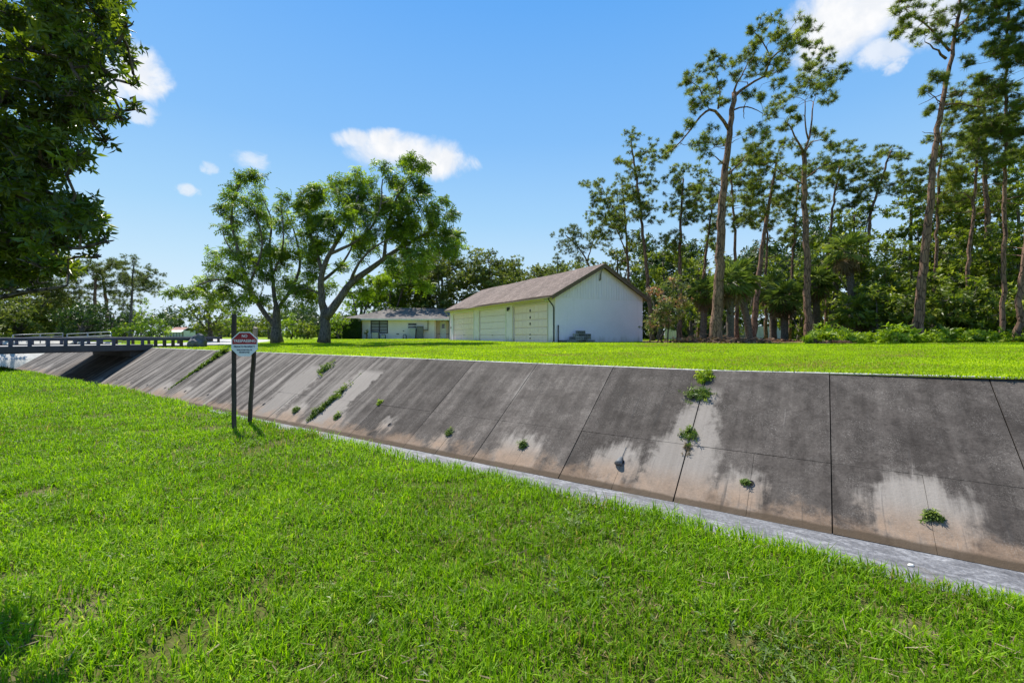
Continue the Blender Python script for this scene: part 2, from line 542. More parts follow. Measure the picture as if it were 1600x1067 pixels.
M['galv'] = weathered('galvanised pipe', (.26, .27, .28), .2, 4, .45, 30, .1, metal=.5)
M['wood_post'] = weathered('weathered post', (.060, .048, .038), .45, 5, .85, 30, .5, (1, 1, .15))
M['wood_post_light'] = weathered('bleached post top', (.26, .22, .17), .3, 5, .85, 30, .5, (1, 1, .15))

m, t, b = material('water')
oc = t.n('ShaderNodeTexCoord').outputs['Object']
setc(t, b, (.03, .04, .025), .08, .6)
bump(t, b, t.noise(t.scaled(oc, (1, 1, 1)), 3.0, 3, .5), .12, .05)
M['water'] = m

# grass blades: rnd picks the tone
def grassmat(name, c):
    m, t, b = material(name)
    at = t.n('ShaderNodeAttribute', attribute_name='rnd').outputs['Fac']
    col = t.ramp(at, c)
    setc(t, b, col, .55, .18)
    tr = t.n('ShaderNodeBsdfTranslucent', {'Color': t.mix(1.0, col, (1.35, 1.45, .6), 'MULTIPLY')})
    mx = t.n('ShaderNodeMixShader', {0: .45, 1: b.outputs[0], 2: tr.outputs[0]})
    out = [n for n in m.node_tree.nodes if n.type == 'OUTPUT_MATERIAL'][0]
    m.node_tree.links.new(mx.outputs[0], out.inputs[0])
    return m


M['grass_near'] = grassmat('st augustine blade', [(0, (.34, .26, .13)), (.05, (.20, .19, .05)), (.09, (.10, .16, .008)), (.35, (.125, .24, .005)), (.65, (.190, .34, .006)), (.93, (.30, .44, .012)), (1, (.42, .46, .08))])
M['grass_far'] = grassmat('mown blade', [(0, (.28, .22, .08)), (.06, (.18, .24, .010)), (.4, (.235, .345, .005)), (.8, (.33, .445, .006)), (1, (.44, .50, .03))])


# ------------------------------------------------------------------ the setting: ground, canal, water
mb = MB()
g = np.array([-3000, -1200, -500, -200, -80, 0, 80, 200, 500, 1200, 3000.])
X, Y = np.meshgrid(g, g, indexing='ij')
mb.grid(np.stack([X, Y, np.full_like(X, -1.6)], -1))
prop(mb.build('ground', M['earth']), kind='structure')

# far lawn and land beyond
def land(name, ss, uu, zf, mat):
    mb = MB()
    S2, U2 = np.meshgrid(ss, uu, indexing='ij')
    Z2 = zf(S2, U2)
    mb.grid(DD * S2[..., None] + ND * U2[..., None] + np.stack([0 * Z2, 0 * Z2, Z2], -1))
    o = mb.build(name, mat, smooth=True)
    return prop(o, kind='structure')


SEND = 48.0
qs = np.concatenate([np.linspace(0, 3, 13), np.linspace(3.5, 16, 26), np.linspace(17, 40, 24), [50, 70, 110, 200, 400, 900, 2500]])
land('far_lawn', np.concatenate([[-900, -300, -120, -60, -30], np.linspace(-20, SEND, 90)]), UT + .02 + qs, lambda s, u: far_z(s, u) - .012, M['soil_far'])
land('far_field', np.array([SEND, 52, 56, 60, 66, 72.]), 15 + qs, lambda s, u: far_z(s, u) - .012, M['soil_far'])
land('far_meadow', np.array([72., 80, 90, 110, 150, 300, 800, 2500]), np.linspace(-900, 900, 60), lambda s, u: np.full_like(s, 1.0) + .15 * sstep((s - 72) / 10), M['soil_far'])
# sloping banks of the pool past the slope's end
mb = MB()
uu = np.linspace(4, 16, 8)
mb.grid(np.stack([np.stack([su(68.5, u, -1.0) for u in uu]), np.stack([su(72.0, u, 1.0) for u in uu])]))
sx2 = np.linspace(SEND, 73, 8)
mb.grid(np.stack([np.stack([su(s, 12.2, -1.0) for s in sx2]), np.stack([su(s, 15.02, .93) for s in sx2])]))
prop(mb.build('pool_bank', M['concrete']), kind='structure')

def near_z(s, u):
    d = edge_u(s) - u
    return -.015 * np.exp(-np.maximum(d, 0) / .15) + .035 * (vnoise(np.asarray(s) * .9, np.asarray(u) * .9, 5) - .5) * sstep(d / .8)


ss = np.concatenate([[-600, -200, -60, -30, -16], np.linspace(-9, 40, 320), [45, 50, 56, 62, 70, 80.]])
offs = np.concatenate([[0, .03, .08, .15, .25, .4], np.linspace(.6, 8, 34), [10, 14, 20, 40, 120, 600, 2500]])
S2, D2 = np.meshgrid(ss, offs, indexing='ij')
U2 = edge_u(S2) - D2
mb = MB()
Z2 = near_z(S2, U2) - .01
mb.grid((DD * S2[..., None] + ND * U2[..., None] + np.stack([0 * Z2, 0 * Z2, Z2], -1))[:, ::-1])
prop(mb.build('near_lawn', M['soil_near'], smooth=True), kind='structure')

# near side lining of the canal (mostly hidden below the lawn's lip)
mb = MB()
sl = np.linspace(-40, 73, 200)
e = edge_u(sl)
A0 = np.stack([su(s, u - .02, -.03) for s, u in zip(sl, e)])
A1 = np.stack([su(s, u + .04, -.20) for s, u in zip(sl, e)])
A2 = np.stack([su(s, 5.45, ZF - .01) for s in sl])
mb.grid(np.stack([A0, A1, A2]))
prop(mb.build('near_bank', M['concrete']), kind='structure')

# canal floor
mb = MB()
uu = np.linspace(4.3, UB + .05, 8)
sf = np.linspace(-40, 62, 60)
mb.grid(np.stack([np.stack([su(s, u, ZF) for u in uu]) for s in sf]))
fl = mb.build('canal_floor', M['floor'], uvfun=lambda V: np.stack([V @ DD, V @ ND], -1))
prop(fl, kind='structure')
mb = MB()
mb.grid(np.stack([np.stack([su(s, u, ZF + .03) for u in (4.0, 8, 12, 15)]) for s in (47.5, 55, 62, 72)]))
prop(mb.build('water', M['water']), kind='structure')

# far slope: separate cast panels with open joints over a dark backing
SN = np.array([*(-ND[:2] * TAN * COSA), COSA])          # outward normal
DOWN = -(ND + np.array([0, 0, TAN])) * COSA             # down the slope
def sv(s, v, off=0.0):
    return DD * s + ND * UT + np.array([0, 0, ZT]) + DOWN * v + SN * off


UPZ = np.array([0, 0, 1.0])
VTOE = (ZT - ZF) / TAN / COSA
mb = MB()
PWm = 1.905
pr = np.random.default_rng(3)
VM = 1.925
k = -6
while True:
    s0 = -.11 + k * PWm
    if s0 > SEND - .5: break
    s1 = s0 + PWm
    gj = .007 if k not in (1, 6) else .012
    def panel(a, b_, v0, v1):
        lift = pr.uniform(-.004, .004, 4)
        ns, nv = 4, 4
        sg = np.linspace(a, b_, ns); v00 = v0 if callable(v0) else (lambda q, v0=v0: v0); v0 = v00(a)
        top = np.stack([np.stack([sv(s, v, .0 + lift[0] * (s - a) / (b_ - a) + lift[1] * (v - v0) / (v1 - v0)) for v in np.linspace(v00(s), v1, nv)]) for s in sg])
        mb.grid(top[:, ::-1])
        # rim walls down to the backing
        
        c4 = [top[0, 0], top[-1, 0], top[-1, -1], top[0, -1]]
        for i in range(4):
            j = (i + 1) % 4
            mb.add([c4[i], c4[j], c4[j] - SN * .07, c4[i] - SN * .07], [[0, 1, 2, 3]])
    vtop = lambda q: -float(lerp(q, [-12, -2.4, 2, 400], [.12, .07, 0, 0])) / (TAN * COSA)
    panel(s0 + gj, s1 - gj, vtop, VM - .003)
    mid = s0 + PWm / 2
    panel(s0 + gj, mid - .002, VM + .003, VTOE - .01)
    panel(mid + .002, s1 - gj, VM + .003, VTOE - .01)
    k += 1
S_LAST = s1
back = np.stack([np.stack([sv(s, v, -.03) for v in (-.05, VTOE + .1)]) for s in (-12, S_LAST)])
mb.grid(back[:, ::-1], mi=1)
# blind end of the slope
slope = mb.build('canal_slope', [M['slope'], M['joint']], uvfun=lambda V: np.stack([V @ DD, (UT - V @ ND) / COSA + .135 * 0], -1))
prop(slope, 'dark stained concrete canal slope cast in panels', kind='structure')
# crest strip along the lawn
mb = MB()
cr = -.11 + PWm * np.arange(-6, 27)
for a, b_ in zip(cr[:-1], cr[1:]):
    if b_ > S_LAST + .1: break
    prof = [(-.004, -.05), (-.004, .002), (.004, .008), (.16, .008), (.17, -.06)]
    G = []
    for q in np.linspace(a + .004, b_ - .004, 4):
        rise = float(lerp(q, [-12, -2.4, 2, 400], [.12, .07, 0, 0]))
        G.append([su(q, UT + rise / TAN + du, ZT + rise + dz_) for du, dz_ in prof])
    mb.grid(np.array(G))
crest = mb.build('crest', M['concrete'], parent=slope)
# weep holes: short pipe ends in the lower panels
mbp = []
k = -2
while -.11 + k * PWm < 30:
    s0 = -.11 + k * PWm + PWm / 2 - .01
    mb = MB()
    n = 12
    a = np.arange(n) / n * 2 * math.pi
    c = sv(s0, 2.5)
    ro, ri = .048, .041
    rings = []
    for rr, off in ((ro, -.01), (ro, .008), (ri, .010), (ri, .004)):
        rings.append(np.stack([c + SN * off + rr * (math.cos(x) * DD + math.sin(x) * DOWN * 1.25) for x in a]))
    G = np.stack(rings)
    G = np.concatenate([G, G[:, :1]], 1)
    mb.grid(G, mi=0)
    cen = np.concatenate([rings[3], [c + SN * .003]])
    mb.add(cen, [[i, (i + 1) % n, n] for i in range(n)], mi=1)
    mb.build('weep_hole', [M['rock'], M['joint']], parent=slope)
    k += 1

# road over the bridge
mb = MB()
RC = np.array([(33.5, -40), (33.5, -20), (33.5, 0), (33.5, 9.5), (33.7, 11), (34.3, 13), (35.6, 15.5), (38, 18), (42, 20), (50, 21.5), (70, 23), (110, 26)], float)
rt = unit(np.gradient(RC, axis=0)); rn = np.stack([-rt[:, 1], rt[:, 0]], 1)
def road_z(s_, u_):
    return 1.045 if u_ < 10 else max(1.045 - .03 * (u_ - 10), float(far_z(s_, u_)) + .02)
G = []
for c_, n_ in zip(RC, rn):
    G.append([su(c_[0] + n_[0] * w_, c_[1] + n_[1] * w_, road_z(*c_)) for w_ in (-3.15, -1, 1, 3.15)])
mb.grid(np.array(G))
prop(mb.build('road', M['road']), kind='structure')
mb = MB()
for uu_ in ((-60, 1.6),):
    a, b_ = uu_
    V = [su(27.5, a, -.05), su(39.5, a, -.05), su(37.2, a, 1.03), su(29.8, a, 1.03), su(27.5, b_, -.05), su(39.5, b_, -.05), su(37.2, b_, 1.03), su(29.8, b_, 1.03)]
    mb.add(V, [[0, 1, 2, 3], [7, 6, 5, 4], [0, 3, 7, 4], [1, 5, 6, 2], [3, 2, 6, 7]])
prop(mb.build('road_embankment_terrain', M['soil_near']), kind='structure')
#--SETTING-END--

# ------------------------------------------------------------------ buildings
M['stucco'] = weathered('white painted block wall', (.735, .665, .755), .06, .7, .85, 60, .25)
m = M['stucco']; t = NT(m.node_tree); b = m.node_tree.nodes['Principled BSDF']
oc = t.n('ShaderNodeTexCoord').outputs['Object']
oz = t.n('ShaderNodeSeparateXYZ', {0: oc}).outputs[2]
base_c = b.inputs['Base Color'].links[0].from_socket
gr1 = t.smooth(t.math('SUBTRACT', t.noise(t.scaled(oc, (1, 1, .25)), 2.2, 5, .65), t.math('MULTIPLY', oz, .75)), .12, .60)
gr2 = t.math('MULTIPLY', t.smooth(t.noise(t.scaled(oc, (5, 5, .18)), 1.0, 5, .6), .56, .78), .22)
t.t.links.new(t.mix(t.math('ADD', t.math('MULTIPLY', gr1, .65), gr2, clamp=True), base_c, (.30, .27, .22)), b.inputs['Base Color'])
M['siding'] = weathered('white vertical siding', (.705, .645, .72), .07, 1.2, .8, 40, .2, (4, 4, .3))
M['door_cream'] = weathered('cream door panel', (.80, .635, .62), .06, 1.0, .6, 30, .1)
M['door_grey'] = weathered('pale grey door panel', (.745, .645, .74), .05, 1.0, .55, 30, .1)
M['fascia_brown'] = weathered('brown fascia board', (.13, .09, .065), .3, 4, .8, 30, .3)
M['white_trim'] = weathered('white trim', (.62, .61, .57), .12, 4, .7, 30, .2)
M['green_trim'] = weathered('beige trim', (.50, .43, .36), .15, 4, .7, 30, .2)
M['dark_metal'] = weathered('dark metal', (.035, .036, .04), .3, 6, .5, 30, .1)
M['white_metal'] = weathered('pale metal', (.62, .64, .64), .12, 6, .45, 30, .1)
M['house_wall'] = weathered('beige painted wall', (.74, .655, .59), .08, .8, .85, 50, .2)
M['house_pink'] = weathered('pinkish stucco wall', (.66, .50, .40), .08, .8, .85, 50, .2)
M['dark_door'] = weathered('brown soffit', (.20, .16, .12), .2, 2, .8, 30, .2)
M['block'] = weathered('grey concrete block', (.20, .20, .195), .35, 5, .9, 40, .4)
M['block_pale'] = weathered('pale concrete block', (.36, .355, .33), .25, 5, .9, 40, .4)
M['grey_plastic'] = weathered('grey plastic bin', (.30, .33, .37), .1, 3, .5, 30, .1)
M['slate'] = weathered('dark slate box', (.12, .125, .13), .2, 3, .6, 30, .1)
m, t, b = material('window glass')
setc(t, b, (.035, .05, .065), .06, .7)
M['glass'] = m
m, t, b = material('blinds behind glass')
oc = t.n('ShaderNodeTexCoord').outputs['Object']
wv = t.n('ShaderNodeTexWave', {'Vector': oc, 'Scale': 4.0}, bands_direction='Z').outputs['Fac']
setc(t, b, t.ramp(wv, [(.2, (.16, .18, .20)), (.8, (.26, .29, .31))]), .15, .6)
M['blind'] = m


def shingles(name, c0, c1, c2):
    m, t, b = material(name)
    uvn = t.n('ShaderNodeUVMap', uv_map='UVMap').outputs[0]
    br = t.n('ShaderNodeTexBrick', {'Vector': uvn, 'Color1': (.75, .75, .75, 1), 'Color2': (1.15, 1.15, 1.15, 1), 'Mortar': (.45, .45, .45, 1), 'Scale': 1.0,
                                    'Mortar Size': .012, 'Brick Width': .33, 'Row Height': .15})
    a = t.noise(t.scaled(uvn, (1, .25, 1)), .7, 5, .65)
    f = t.noise(uvn, 14, 4, .7)
    k = t.math('ADD', t.math('MULTIPLY', a, .65), t.math('MULTIPLY', f, .35))
    col = t.mix(1.0, t.ramp(k, [(.3, c0), (.52, c1), (.72, c2)]), br.outputs['Color'], 'MULTIPLY')
    setc(t, b, col, .95, .15)
    bump(t, b, t.math('ADD', br.outputs['Fac'], f), -.4, .02)
    return m


M['shingle_brown'] = shingles('brown shingles', (.10, .078, .068), (.18, .14, .122), (.26, .21, .185))
M['shingle_grey'] = shingles('grey shingles', (.085, .076, .07), (.165, .148, .135), (.25, .228, .205))
M['shingle_red'] = shingles('faded red shingles', (.28, .15, .12), (.40, .24, .20), (.5, .32, .27))


def roof_slab(mb, q, th, mi=0, mie=1):
    """a thick roof plane from four corners (eave a, eave b, ridge b, ridge a)"""
    q = np.asarray(q, float)
    nrm = unit(np.cross(q[1] - q[0], q[3] - q[0]))
    if nrm[2] < 0: nrm = -nrm
    lo = q - nrm * th
    n = len(q)
    V = np.concatenate([q, lo])
    mb.add(V, [list(range(n))], mi=mi)
    mb.add(V, [list(range(2 * n - 1, n - 1, -1))], mi=mie)
    mb.add(V, [[i, (i + 1) % n, n + (i + 1) % n, n + i] for i in range(n)], mi=mie)


# --- the three door garage
GA = np.array([-.4655, .8851, 0]); GB = np.array([.8851, .4655, 0]); UPZ = np.array([0, 0, 1.0])
G0 = np.array([2.60, 27.4, 1.12])
GL, GW, GH, GR = 18.4, 7.0, 3.02, 4.93        # length, width, wall height, ridge height
def gp(a, b_, z):
    return G0 + GA * a + GB * b_ + UPZ * z
GAX = np.stack([GA, GB, UPZ])
gar = empty('garage', gp(GL / 2, GW / 2, 0), 'long white garage with three roller doors and a brown shingle roof', 'garage')
doors = [(.87, 5.40, 2.50, 'door_cream'), (6.58, 11.40, 2.50, 'door_grey'), (12.55, 17.45, 2.50, 'door_cream')]
mb = MB()
T_ = .2
xs = [0] + [v for d_ in doors for v in d_[:2]] + [GL]
for i in range(0, len(xs), 2):
    mb.box(gp((xs[i] + xs[i + 1]) / 2, T_ / 2, GH / 2), (xs[i + 1] - xs[i], T_, GH), GAX)
for d0, d1, h, _ in doors:
    mb.box(gp((d0 + d1) / 2, T_ / 2, (h + GH) / 2), (d1 - d0, T_, GH - h), GAX)
mb.box(gp(GL / 2, GW - T_ / 2, GH / 2), (GL, T_, GH), GAX)
mb.box(gp(T_ / 2, GW / 2, GH / 2), (T_, GW - 2 * T_ - .004, GH), GAX)
mb.box(gp(GL - T_ / 2, GW / 2, GH / 2), (T_, GW - 2 * T_ - .004, GH), GAX)
mb.build('wall', M['stucco'], gar)
# gable siding, two triangles with board grooves
for end, sgn in ((0, -1), (GL, 1)):
    mb = MB()
    nb = 34
    off = end + sgn * .012
    for i in range(nb):
        b0, b1 = GW * i / nb + .006, GW * (i + 1) / nb - .006
        def hh(x): return GH - .02 + (GR - GH - .05) * (1 - abs(x - GW / 2) / (GW / 2))
        z0 = GH - .25
        V = [gp(off, b0, z0), gp(off, b1, z0), gp(off, b1, hh(b1)), gp(off, b0, hh(b0))]
        V += [v - GA * sgn * .025 for v in V]
        mb.add(V, [[0, 1, 2, 3], [0, 4, 5, 1], [1, 5, 6, 2], [3, 2, 6, 7], [0, 3, 7, 4]])
    V = [gp(off - sgn * .03, .02, GH - .25), gp(off - sgn * .03, GW - .02, GH - .25), gp(off - sgn * .03, GW - .02, GH - .05), gp(off - sgn * .03, GW / 2, GR - .08), gp(off - sgn * .03, .02, GH - .05)]
    mb.add(V, [[0, 1, 2, 3, 4]])
    mb.build('gable_siding', M['siding'], gar)
# roof: two sheets, the front eave sags a little
OVF, OVG = .45, .38
sl_ = (GR - GH) / (GW / 2)
nseg = 26
def roof_pts(side):
    av = np.linspace(-OVG, GL + OVG, nseg)
    bv = np.linspace(-OVF, GW / 2, 7) if side == 0 else np.linspace(GW + OVF, GW / 2, 7)
    out = np.zeros((nseg, 7, 3))
    for i, a in enumerate(av):
        for j, b_ in enumerate(bv):
            dr = abs(b_ - GW / 2)
            z = GR + .10 - dr * sl_
            if side == 0:
                z -= .10 * math.exp(-((a - 12.6) / 1.1) ** 2) * max(0, (dr - 2.2) / 1.8) - .03 * math.sin(a * .9) * .5
            out[i, j] = gp(a, b_, z)
    return out
mb = MB()
for side in (0, 1):
    pt = roof_pts(side)
    nn_ = UPZ * .09
    top, bot = pt, pt - nn_
    mb.grid(top if side else top[:, ::-1])
    mb.grid(bot[:, ::-1] if side else bot, mi=1)
    for A in ((top[0], bot[0]), (top[-1], bot[-1])):
        mb.grid(np.stack(A), mi=1)
    mb.grid(np.stack([top[:, 0], bot[:, 0]]), mi=1)
roofo = mb.build('roof', [M['shingle_brown'], M['fascia_brown']], gar,
                 uvfun=lambda V: np.stack([(V - G0) @ GA, np.abs((V - G0) @ GB - GW / 2) * 1.14], -1))
# rake boards on the near gable, olive fascia behind the front eave
mb = MB()
for s0, s1 in ((-OVF, GW / 2), (GW + OVF, GW / 2)):
    zz = lambda b_: GR + .0 - abs(b_ - GW / 2) * sl_
    q = [gp(-OVG + .02, s0, zz(s0)), gp(-OVG + .02, s1, zz(s1)), gp(-OVG + .02, s1, zz(s1) - .17), gp(-OVG + .02, s0, zz(s0) - .17)]
    q += [v + GA * .03 for v in q]
    mb.add(q, [[0, 1, 2, 3], [7, 6, 5, 4], [0, 4, 5, 1], [3, 2, 6, 7], [0, 3, 7, 4], [1, 5, 6, 2]])
mb.build('rake_board', M['fascia_brown'], gar)
mb = MB()
mb.box(gp(GL / 2, -.30, GH - .285), (GL + .3, .56, .02), GAX)
mb.build('soffit', M['green_trim'], gar)
mb = MB()
mb.box(gp(GL / 2, -.012, GH - .16), (GL, .02, .22), GAX)
mb.build('frieze', M['green_trim'], gar)
for i, (d0, d1, h, mt) in enumerate(doors):
    mb = MB()
    nr = 5
    for r_ in range(nr):
        z0, z1 = h * r_ / nr + .012, h * (r_ + 1) / nr - .012
        mb.bevbox(gp((d0 + d1) / 2, .10, (z0 + z1) / 2), (d1 - d0 - .06, .04, z1 - z0), .012, GAX)
        if i != 1:
            for c_ in range(8):
                x0 = d0 + .12 + c_ * (d1 - d0 - .24) / 8
                x1 = x0 + (d1 - d0 - .24) / 8 - .1
                mb.bevbox(gp((x0 + x1) / 2, .076, (z0 + z1) / 2), (x1 - x0, .012, z1 - z0 - .12), .006, GAX)
    mb.box(gp((d0 + d1) / 2, .135, h / 2), (d1 - d0, .02, h - .01), GAX)
    dr = mb.build('garage_door', M[mt], gar)
    dr['label'] = ('cream sectional door with a dark lock strip up its middle', 'pale grey sectional door in the middle bay', 'cream sectional door in the far bay')[i]
    mb = MB()
    for a, w_ in ((d0 - .045, .09), (d1 + .045, .09)):
        mb.box(gp(a, -.010, h / 2 + .02), (w_, .03, h + .04), GAX)
    mb.box(gp((d0 + d1) / 2, -.010, h + .085), (d1 - d0 + .18, .03, .09), GAX)
    mb.build('door_trim', M['white_trim'] if i != 0 else M['green_trim'], dr)
    if i == 0:
        for z in (2.12, 1.66, 1.25, .55, .3):
            mb = MB()
            mb.bevbox(gp(3.13, .066, z), (.13, .03, .16 if z > 1 else .06), .01, GAX)
            mb.bevbox(gp(3.13, .045, z - .02), (.05, .03, .07), .008, GAX)
            mb.build('lock_plate', M['dark_metal'], dr)
    else:
        mb = MB()
        mb.bevbox(gp((d0 + d1) / 2, .06, .5), (.16, .04, .03), .008, GAX)
        mb.build('handle', M['dark_metal'], dr)
# downspouts at both front corners
for a in (.06, GL - .1):
    mb = MB()
    mb.tube([gp(a, -.45, GH - .30), gp(a, -.42, GH - .42), gp(a, -.12, GH - .75), gp(a, -.07, GH - .9), gp(a, -.07, .15), gp(a, -.16, .05)], .04, 8)
    mb.build('downspout', M['dark_metal'] if a < 1 else M['galv'], gar, smooth=True)
# twin flood lamp near the corner, wall lantern between doors, swan neck lamp in the gable
mb = MB()
mb.bevbox(gp(.55, -.02, GH - .30), (.14, .05, .12), .01, GAX)
for s_ in (-1, 1):
    c = gp(.55 + s_ * .16, -.16, GH - .36)
    mb.tube([gp(.55, -.04, GH - .30), c], .018, 6)
    dv = unit(-GB * .8 - UPZ * .35 + GA * s_ * .4)
    mb.tube([c - dv * .06, c, c + dv * .10, c + dv * .13], [.03, .055, .085, .09], 10)
fl_ = mb.build('floodlight', M['white_metal'], gar, smooth=True)
mb = MB()
c = gp(6.0, -.14, 2.34)
mb.bevbox(gp(6.0, -.02, 2.42), (.12, .04, .2), .01, GAX)
mb.tube([gp(6.0, -.03, 2.48), gp(6.0, -.12, 2.52), c + UPZ * .12], .015, 6)
mb.tube([c + UPZ * .14, c + UPZ * .12, c + UPZ * .10, c - UPZ * .1, c - UPZ * .13], [.02, .09, .06, .075, .03], 8)
mb.build('wall_lantern', M['dark_metal'], gar)
mb = MB()
pts = [gp(-.02, 3.35, GR - .55), gp(-.10, 3.35, GR - .45), gp(-.22, 3.42, GR - .18), gp(-.38, 3.5, GR + .0)]
mb.tube([gp(.0, 3.35, GR - .95), gp(-.09, 3.35, GR - .9), gp(-.12, 3.36, GR - .55), gp(-.20, 3.42, GR - .25), gp(-.36, 3.5, GR - .1)], [.05, .05, .035, .03, .03], 7)
mb.build('cable_mast', M['slate'], gar, smooth=True)
for a, z in ((GL - .35, 1.2), (-.0, 0)):
    if z:
        mb = MB(); mb.bevbox(gp(a, -.02, z), (.12, .05, .16), .01, GAX); mb.build('switch_box', M['dark_metal'], gar)
# slab apron at the doors
mb = MB()
mb.bevbox(gp(GL / 2, -.35, -.07), (GL - .4, .75, .2), .02, GAX)
mb.build('apron', M['concrete'], gar)

# pipe stub and stack of blocks against the gable
mb = MB()
mb.tube([gp(-.10, .16, -.1), gp(-.10, .16, 1.05)], .035, 8)
mb.tube([gp(-.10, .16, 1.05), gp(-.10, .16, 1.09)], .045, 8)
o = mb.build('standpipe', M['dark_metal'], smooth=True)
prop(o, 'short dark standpipe rising from the grass at the garage corner', 'pipe')
mb = MB()
mb.bevbox(gp(-.25, .42, .06), (.3, .38, .2), .02, GAX); mb.bevbox(gp(-.25, .42, .175), (.34, .42, .03), .01, GAX)
o = mb.build('utility_box', M['slate']); prop(o, 'low dark utility box on the grass beside the garage corner standpipe', 'utility box')
br_ = np.random.default_rng(5)
rows = [(6, 0, .0), (5, 1, .10), (4, 2, .30), (2, 3, .52)]
def hollow_block(mb, c, ax, L=.29, Wd=.2, H=.185):
    # a two-cell block standing with its cells to the viewer
    ax = np.asarray(ax)
    th = .035
    mb.bevbox(c + ax[2] * (H / 2 - th / 2), (Wd, L, th), .004, ax)
    mb.bevbox(c - ax[2] * (H / 2 - th / 2), (Wd, L, th), .004, ax)
    for q in (-1, 0, 1):
        mb.box(c + ax[1] * q * (L / 2 - th / 2 - .001), (Wd - .004, th, H - 2 * th + .002), ax)
bi = 0
for n_, row, sh in rows:
    for i in range(n_):
        if row == 2 and i == 5: continue
        ang = br_.uniform(-.12, .12)
        ca, sa_ = math.cos(ang), math.sin(ang)
        ax = np.stack([GA * ca + GB * sa_, GB * ca - GA * sa_, UPZ])
        mb = MB()
        c = gp(-.32 + br_.uniform(-.07, .07), .98 + br_.uniform(-.03, .03) + sh + i * .30, .02 + .0925 + row * .187)
        hollow_block(mb, c, ax)
        o = mb.build('concrete_block', M['block_pale'] if br_.random() < .35 else M['block'])
        prop(o, 'grey hollow concrete block in the pile against the white garage gable', 'concrete block', 'concrete blocks piled against the garage')

# --- the low house behind
HY = 55.0
HA = unit(np.array([1.0, .10, 0])); HB = np.array([-HA[1], HA[0], 0])
H0 = np.array([(566 - 800) / F * HY, HY, 1.15])
HAX = np.stack([HA, HB, UPZ])
def hp(a, b_, z): return H0 + HA * a + HB * b_ + UPZ * z
house = empty('house', hp(6, 4, 0), 'low beige house with a grey hip roof beyond the garage', 'house')
HLN, HD, HH = 8.6, 9.0, 2.45
mb = MB()
win = [(.98, 3.05, .68, 2.28), (5.35, 6.55, 1.22, 2.02)]
xs = [0, .98, 3.05, 5.35, 6.55, HLN]
for i in (0, 2, 4):
    mb.box(hp((xs[i] + xs[i + 1]) / 2, .1, HH / 2), (xs[i + 1] - xs[i], .2, HH), HAX)
for a, b_, z0, z1 in win:
    mb.box(hp((a + b_) / 2, .1, z0 / 2), (b_ - a, .2, z0), HAX)
    mb.box(hp((a + b_) / 2, .1, (z1 + HH) / 2), (b_ - a, .2, HH - z1), HAX)
mb.box(hp(.1, HD / 2, HH / 2), (.2, HD - .41, HH), HAX)
mb.box(hp(HLN / 2, HD - .1, HH / 2), (HLN, .2, HH), HAX)
mb.build('wall', M['house_wall'], house)
mb = MB()
mb.box(hp(HLN + 2.6, .95, HH / 2), (5.2, .2, HH), HAX)
mb.box(hp(HLN + .1, .42, HH / 2), (.2, .84, HH), HAX)
w2 = mb.build('wall', M['house_pink'], house); w2['label'] = 'pinkish stucco wall at the right end'
for i, (a, b_, z0, z1) in enumerate(win):
    mb = MB()
    fw = .10
    for x in (a + fw / 2, b_ - fw / 2) + (((a + b_) / 2,) if i == 0 else ()):
        mb.box(hp(x, .03, (z0 + z1) / 2), (fw, .10, z1 - z0 - .004), HAX)
    nz_ = 4 if i == 0 else 2
    for kx in range(nz_ + 1):
        z = z0 + fw / 2 + (z1 - z0 - fw) * kx / nz_
        mb.box(hp((a + b_) / 2, .034, z), (b_ - a - 2 * fw - .004, .08, fw if kx in (0, nz_) else (.05 if i == 0 else .1)), HAX)
    wn = mb.build('window', M['dark_metal'] if i == 0 else M['white_trim'], house)
    mb = MB()
    mb.box(hp((a + b_) / 2, .11, (z0 + z1) / 2), (b_ - a - .02, .02, z1 - z0 - .02), HAX)
    mb.build('pane', M['blind'] if i == 0 else M['glass'], wn)
# hip roof, with a lower porch hip running to the left
mb = MB()
e0, e1 = -2.6, HLN + 6.2
E_ = [hp(e0, -.55, HH + .0), hp(e1, -.55, HH + .0), hp(e1, HD + .5, HH), hp(e0, HD + .5, HH)]
ra, rb = hp(3.3, HD / 2, HH + 1.62), hp(e1, HD / 2, HH + 1.55)
V = E_ + [ra, rb]
V2 = [v - UPZ * .16 for v in V]
mb.add(V + V2, [[0, 1, 5, 4], [2, 3, 4, 5]]); mb.add(V + V2, [[3, 0, 4], [1, 2, 5]])
mb.add(V + V2, [[0, 6, 7, 1], [3, 9, 6, 0], [2, 8, 9, 3], [1, 7, 8, 2]], mi=1)
mb.add(V2, [[3, 2, 1, 0]], mi=1)
mb.build('roof', [M['shingle_grey'], M['white_trim']], house, uvfun=lambda V: np.stack([(V - H0) @ HA, (V - H0) @ HB], -1))
mb = MB()
mb.box(hp(HLN - .75, -.1, 1.75), (.09, .09, 1.4), HAX); mb.box(hp(HLN - 1.5, -.1, 1.1), (1.6, .09, .09), HAX)
mb.build('porch_rail', M['dark_door'], house)
mb = MB()
mb.box(hp(HLN + 1.05, .80, 1.1), (.75, .08, 2.05), HAX)
dr = mb.build('door', M['white_trim'], house)
mb = MB(); mb.box(hp(HLN + 1.05, .755, 1.6), (.35, .02, .55), HAX); mb.build('pane', M['glass'], dr)
mb = MB(); mb.box(hp(HLN + 3.6, .82, 1.2), (.7, .05, .75), HAX); mb.build('meter_panel', M['white_metal'], house)
mb = MB(); mb.tube([hp(HLN + 1.75, .78, 0), hp(HLN + 1.75, .78, HH - .1)], .04, 6); mb.tube([hp(HLN + .4, .80, .62), hp(HLN + 2.3, .80, .62)], .035, 6); mb.build('pipework', M['dark_door'], house)
